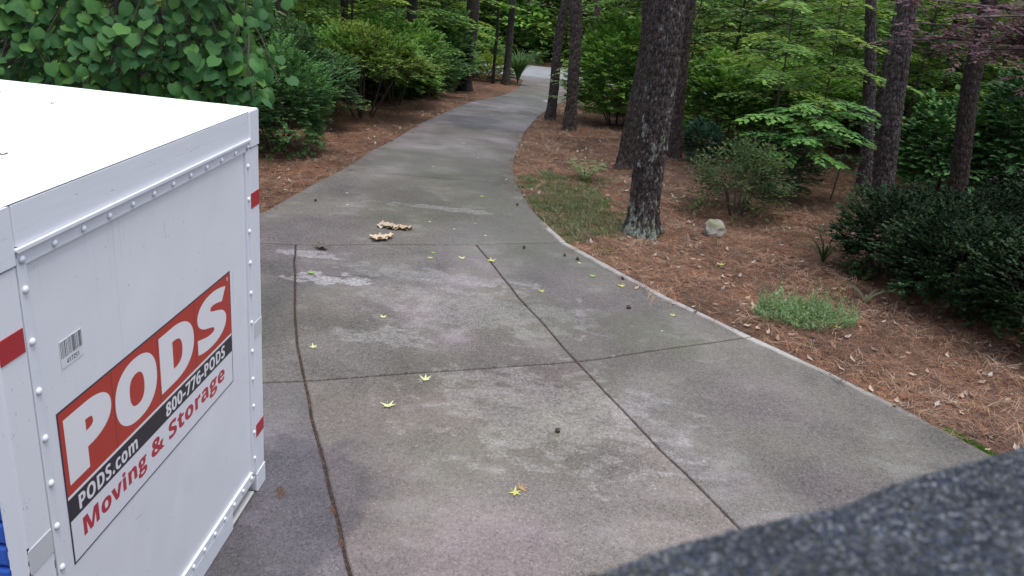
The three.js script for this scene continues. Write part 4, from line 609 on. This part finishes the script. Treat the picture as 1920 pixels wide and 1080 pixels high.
// litter lying on the pine straw: loose needles and dead leaves
{
  const r = rng(404), nb = new MB(), lb = new MB();
  for (let k = 0; k < 12; k++) { const a = r() * 6.28, x = (r() - 0.5) * 0.22, z = (r() - 0.5) * 0.22, L = 0.12 + 0.08 * r(), y = 0.006 + r() * 0.022, e = (r() - 0.3) * 0.03, dx = Math.cos(a), dz = Math.sin(a), w = 0.0016; const c = tint([1, 1, 1], r, 0.35), q = nb.n; nb.v(x - dz * w, y, z + dx * w, c); nb.v(x + dz * w, y, z - dx * w, c); nb.v(x + dx * L * 0.5 + dz * w, y + 0.012 + e, z + dz * L * 0.5 - dx * w, c); nb.v(x + dx * L * 0.5 - dz * w, y + 0.012 + e, z + dz * L * 0.5 + dx * w, c); nb.v(x + dx * L, y - 0.006, z + dz * L + 0.01, c); nb.i.push(q, q + 1, q + 2, q, q + 2, q + 3, q + 3, q + 2, q + 4); }
  lb.oval(V(-0.03, 0.012, 0), V(1, 0.1, 0).normalize(), V(0, 1, 0.1).normalize(), 0.065, 0.02, [1, 1, 1], -0.3);
  const lay = (name, geo, n, tones, label, zmin, zmax, xr, sc) => {
    const im = shade(new THREE.InstancedMesh(geo, std({ roughness: 0.9, vertexColors: true, side: THREE.DoubleSide }), n)), M = new THREE.Matrix4(), q = new THREE.Quaternion(), c = new THREE.Color(); im.name = name; im.userData.kind = 'stuff'; tag(im, label, 'litter');
    for (let i = 0; i < n;) {
      const z = -zmin - (zmax - zmin) * Math.pow(r(), 1.3), x = r() < 0.72 ? lerp(-0.3, xr, r()) : lerp(-6.5, -1.5, r()), d = driveDist(x, z); if (d < -0.22 || (d < 0 && r() < 0.75 + d * -1.1) || (x < 0 && z > -9) || (mossAmt(x, z) > 0.4 && r() < 0.7)) continue;
      q.setFromEuler(new THREE.Euler((r() - 0.5) * 0.4, r() * 6.28, (r() - 0.5) * 0.4)); const k = sc * (0.7 + 0.7 * r()), t = tones[Math.floor(r() * tones.length)];
      im.setMatrixAt(i, M.compose(V(x, d < 0 ? gBase(z) + SLABTOP + 0.002 : gy(x, z) + 0.004, z), q, V(k, k, k))); im.setColorAt(i, c.setRGB(...t)); i++;
    }
    scene.add(im);
  };
  lay('pine_needles', nb.geo(), 11000, [[0.18, 0.095, 0.055], [0.25, 0.14, 0.085], [0.11, 0.06, 0.04], [0.3, 0.2, 0.14], [0.07, 0.045, 0.035]], 'loose rust-brown pine needles strewn over the ground', 4, 24, 8.5, 1);
  lay('leaf_litter', lb.geo(), 5200, [[0.28, 0.19, 0.13], [0.2, 0.12, 0.08], [0.36, 0.27, 0.2], [0.1, 0.065, 0.045], [0.07, 0.05, 0.04], [0.3, 0.27, 0.25]], 'dead brown leaves scattered over the pine straw', 4, 30, 8.5, 0.95);
  // thin grass and moss in the patch by the drive
  const gb = new MB(); for (let k = 0; k < 9; k++) { const a = r() * 6.28, L = 0.035 + 0.05 * r(); gb.kite(V((r() - 0.5) * 0.07, 0, (r() - 0.5) * 0.07), V(Math.cos(a) * 0.6, 0.7, Math.sin(a) * 0.6).normalize(), V(0, 0.4, 0.9).normalize(), L, 0.004, tint([1, 1, 1], r, 0.3)); }
  const N = 2000, im = shade(new THREE.InstancedMesh(gb.geo(), LEAF, N)), M = new THREE.Matrix4(), q = new THREE.Quaternion(), c = new THREE.Color(); im.name = 'thin_grass'; im.userData.kind = 'stuff'; tag(im, 'thin grass and moss in the patch beside the driveway', 'grass');
  for (let i = 0; i < N;) { const x = lerp(-0.3, 2, r()), z = lerp(-14.6, -10.1, r()); if (driveDist(x, z) < 0.03 || mossAmt(x, z) < r() * 0.9 + 0.1) continue; q.setFromAxisAngle(V(0, 1, 0), r() * 6.28); const k = 0.6 + 0.8 * r(); im.setMatrixAt(i, M.compose(V(x, gy(x, z), z), q, V(k, k, k))); im.setColorAt(i, r() < 0.45 ? c.setRGB(0.27, 0.25, 0.14) : c.setRGB(0.14 + 0.06 * r(), 0.2 + 0.06 * r(), 0.09)); i++; }
  scene.add(im);
  // strip of moss at the drive's edge
  const mb = new MB(); for (let k = 0; k < 10; k++) { const a = r() * 6.28; mb.kite(V((r() - 0.5) * 0.03, 0, (r() - 0.5) * 0.03), V(Math.cos(a), 0.8, Math.sin(a)).normalize(), V(0, 0.5, 0.8).normalize(), 0.012 + 0.01 * r(), 0.003, tint([1, 1, 1], r, 0.2)); }
  const im2 = shade(new THREE.InstancedMesh(mb.geo(), LEAF, 900)); im2.name = 'moss'; im2.userData.kind = 'stuff'; tag(im2, 'strip of bright green moss at the edge of the driveway', 'moss');
  for (let i = 0; i < 900; i++) { const t = r(), x = lerp(3.78, 4.13, t) + (r() - 0.5) * 0.05 + 0.035, z = lerp(-6.08, -5.5, t) + (r() - 0.5) * 0.05; q.setFromAxisAngle(V(0, 1, 0), r() * 6.28); const k = 0.7 + 0.8 * r(); im2.setMatrixAt(i, M.compose(V(x, Math.max(gy(x, z), driveDist(x, z) < 0 ? SLABTOP : -1) - 0.001, z), q, V(k, k, k))); im2.setColorAt(i, c.setRGB(0.12, 0.22 + 0.06 * r(), 0.02)); }
  scene.add(im2);
}

// ───────────────────────── leaves, cones and bits lying on the concrete ─────────────────────────
const starLeaf = (seed, lobes = 5) => { const r = rng(seed), b = new MB(), n = lobes * 4, c = [1, 1, 1], ce = b.v(0, 0.012, 0, c), id = []; for (let k = 0; k < n; k++) { const a = (k / n - 0.5) * 5.2 + 1.57, m = k % 4, q = (m === 2 ? 1 : m === 0 ? 0.3 : 0.55) * (0.85 + 0.3 * r()), cur = q * q * (0.1 + 0.22 * r()); id.push(b.v(Math.cos(a) * q * 0.06, 0.004 + cur * 0.06, Math.sin(a) * q * 0.06, c)); } for (let k = 0; k < n; k++) b.i.push(ce, id[(k + 1) % n], id[k]); b.tube([V(0, 0.01, 0), V(0.005, 0.012, -0.04), V(0.02, 0.005, -0.07)], [0.0012, 0.0012, 0.001], 4, [0.9, 0.9, 0.6]); return b.geo(); };
const STARS = [starLeaf(1), starLeaf(2), starLeaf(3, 5), starLeaf(4, 4), starLeaf(5, 3)]; STARS.forEach((g, k) => { const p = g.attributes.position; for (let i = 0; i < p.count; i++) { const x = p.getX(i), z = p.getZ(i); p.setY(i, p.getY(i) + [0.5, 2.5, 4, 1.5, 5][k] * x * x * (k % 2 ? 1 : 0.6) + (k === 2 ? 3 * Math.max(0, z) ** 2 : 0)); } g.computeVertexNormals(); });
const leafCol = { y: std({ color: lin(0.42, 0.42, 0.10), roughness: 0.6, side: THREE.DoubleSide }), p: std({ color: lin(0.5, 0.52, 0.26), roughness: 0.6, side: THREE.DoubleSide }), g: std({ color: lin(0.2, 0.36, 0.06), roughness: 0.6, side: THREE.DoubleSide }), b: std({ color: lin(0.34, 0.2, 0.09), roughness: 0.8, side: THREE.DoubleSide }), w: std({ color: lin(0.46, 0.44, 0.38), roughness: 0.8, side: THREE.DoubleSide }) };
{
  const r = rng(55), txt = { y: ['yellow star-shaped leaf fallen on the concrete driveway', 'yellow fallen leaves on the driveway'], p: ['pale yellow-green star-shaped leaf fallen on the concrete driveway', 'pale fallen leaves on the driveway'], g: ['fresh green star-shaped leaf fallen on the concrete driveway', 'green fallen leaves on the driveway'], w: ['small dry whitish leaf scrap on the concrete driveway', 'dry leaf scraps on the driveway'] };
  const lay = (x, z, k, s) => { const m = solo('fallen_leaf', STARS[Math.floor(r() * 5)], leafCol[k], txt[k][0], 'leaf', txt[k][1]); m.position.set(x, gBase(z) + SLABTOP, z); m.rotation.y = r() * 6.28; m.scale.setScalar(s * 0.8); };
  for (const [x, z, k, s] of [[-2.2, -8.11, 'g', 1], [-1.22, -7.14, 'p', 0.95], [-1.7, -6.34, 'p', 1.05], [-0.65, -5.95, 'p', 1.2], [-0.87, -5.46, 'p', 1.3], [-1.01, -8.99, 'y', 0.8], [-0.64, -9.11, 'p', 0.9], [-0.28, -9.12, 'y', 1.3], [0.33, -8.28, 'y', 0.8], [-0.6, -10.61, 'g', 0.7], [-0.61, -12.1, 'y', 0.75], [0.8, -9.38, 'p', 0.7], [0.94, -8.94, 'g', 0.9], [1.26, -8.71, 'y', 1.0], [1.75, -7.97, 'y', 0.8], [-1.0, -9.2, 'g', 0.7], [-2.35, -8.59, 'w', 0.6], [-2.44, -10.88, 'w', 0.5], [-2.59, -11.49, 'w', 0.6], [-0.85, -10.25, 'w', 0.5], [-1.21, -10.47, 'w', 0.45], [-0.42, -10.1, 'w', 0.5], [1.57, -7.51, 'w', 0.4], [-1.6, -13.8, 'w', 0.6], [-1.3, -16.4, 'w', 0.7], [-0.9, -15.0, 'w', 0.6]]) lay(x, z, k, s);
  // leaves on the straw
  for (const [x, z] of [[2.67, -9.92], [3.55, -8.0]]) { const m = solo('fallen_leaf', STARS[1], leafCol.y, 'bright yellow leaf lying on the brown pine straw', 'leaf', 'yellow leaves on the pine straw'); m.position.set(x, gy(x, z) + 0.012, z); m.rotation.set(0.1, 1 + x, 0.1); }
  { const m = solo('fallen_leaf', STARS[0], leafCol.y, 'half yellow, half brown leaf alone on the near concrete', 'leaf'); m.position.set(0.16, SLABTOP, -4.5); m.rotation.y = 1; m.scale.setScalar(0.9); const q = part('brown_half', STARS[2], leafCol.b, m); q.position.set(0.07, 0.004, 0.01); q.rotation.set(0.1, 2, 0.3); q.scale.setScalar(0.8); }
  // heap of dry curled leaves
  const heap = (label, x, z, n, L, seed, base = [0.42, 0.33, 0.23]) => { const t = thing('dry_leaf_cluster', label, 'leaves', [x, gBase(z) + SLABTOP, z], -0.2), q = rng(seed); for (let k = 0; k < n; k++) { const b = new MB(), f = n > 1 ? k / (n - 1) - 0.5 : 0, c = tint(base, q, 0.25), a = q() * 6.28; for (let j = 0; j <= 5; j++) for (let i = 0; i <= 4; i++) { const u = i / 4 - 0.5, v = j / 5 - 0.5, wv = 0.13 * (1 - Math.abs(v) * 1.2), X2 = u * wv, Z2 = v * 0.17; b.v(X2 * Math.cos(a) - Z2 * Math.sin(a), 0.006 + 1.2 * u * u * 0.05 * (1 + q() * 0.4) + 0.03 * q() * Math.abs(v) + 0.012 * Math.sin(v * 14 + k), X2 * Math.sin(a) + Z2 * Math.cos(a), c); } for (let j = 0; j < 5; j++) for (let i = 0; i < 4; i++) { const p = j * 5 + i; b.i.push(p, p + 5, p + 1, p + 1, p + 5, p + 6); } const m = part('dry_leaf', b.geo(), std({ vertexColors: true, roughness: 0.85, side: THREE.DoubleSide }), t); m.position.set(f * L, q() * 0.02, (q() - 0.5) * 0.09 - f * 0.12); m.rotation.set((q() - 0.5) * 0.3, 0, (q() - 0.5) * 0.3); } };
  heap('long cluster of tan curled dry leaves on the driveway', -1.62, -10.02, 7, 0.34, 3); heap('short cluster of tan dry leaves beside the longer one', -1.7, -9.5, 4, 0.12, 4); heap('dark small dried leaf scrap near the left joint', -2.3, -8.95, 1, 0.08, 8, [0.12, 0.1, 0.08]);
  // small dark seed balls
  const sb = new THREE.IcosahedronGeometry(0.017, 2); { const p = sb.attributes.position; for (let i = 0; i < p.count; i++) { const v = V().fromBufferAttribute(p, i); v.multiplyScalar(h3(Math.round(v.x * 400), Math.round(v.y * 400), Math.round(v.z * 400)) > 0.5 ? 1.25 : 0.85); p.setXYZ(i, v.x, v.y, v.z); } sb.computeVertexNormals(); }
  const sm = std({ color: lin(0.06, 0.045, 0.035), roughness: 0.9 });
  for (const [x, z] of [[0.46, -5.33], [1.28, -8.04], [0.1, -9.75], [0.62, -9.6], [0.78, -9.5], [1.3, -8.95], [-0.05, -11.8], [0.05, -12.3], [-2.9, -10.9]]) { const m = solo('seed_ball', sb, sm, 'small dark spiky seed ball on the concrete', 'seed', 'seed balls on the driveway'); m.position.set(x, gBase(z) + SLABTOP + 0.016, z); m.rotation.y = r() * 6; m.scale.setScalar(0.9 + 0.4 * r()); }
  // scraps on the container roof
  for (const [x, z, s] of [[-2.25, -3.75, 0.3], [-2.6, -3.9, 0.3], [-1.85, -2.75, 0.4], [-2.4, -3.0, 0.5], [-2.9, -4.0, 0.5]]) { const m = solo('fallen_leaf', STARS[Math.floor(r() * 3)], std({ color: lin(0.09, 0.06, 0.04), roughness: 0.9, side: THREE.DoubleSide }), 'brown dry leaf scrap on the white container roof', 'leaf', 'leaf scraps on the container roof'); m.position.set(x, 2.47, z); m.rotation.y = r() * 6; m.scale.setScalar(s); }
  // rust pine twigs on the concrete near the container
  const tb = new MB(); { const q = rng(2); for (let k = 0; k < 30; k++) { const a = q() * 0.9 - 0.45, s = V((q() - 0.5) * 0.05, 0.004, (q() - 0.5) * 0.1), e = s.clone().add(V(Math.sin(a) * 0.16, 0.012 * q(), Math.cos(a) * 0.16)), m = s.clone().lerp(e, 0.5); m.y += 0.012; tb.tube([s, m, e], [0.0018, 0.0018, 0.0012], 3, tint([0.16, 0.085, 0.055], q, 0.3)); } }
  const tg = tb.geo(); for (const [x, z, a, s] of [[-1.36, -4.28, 0.4, 0.6], [-0.99, -4.15, 0.35, 0.4], [-0.86, -3.85, 0.35, 0.4]]) { const m = solo('needle_tuft', tg, twigMat, 'tuft of rust-brown pine needles on the concrete by the container', 'needles', 'needle tufts near the container'); m.position.set(x, SLABTOP, z); m.rotation.y = a; m.scale.setScalar(s); }
}

renderer.render(scene, camera);
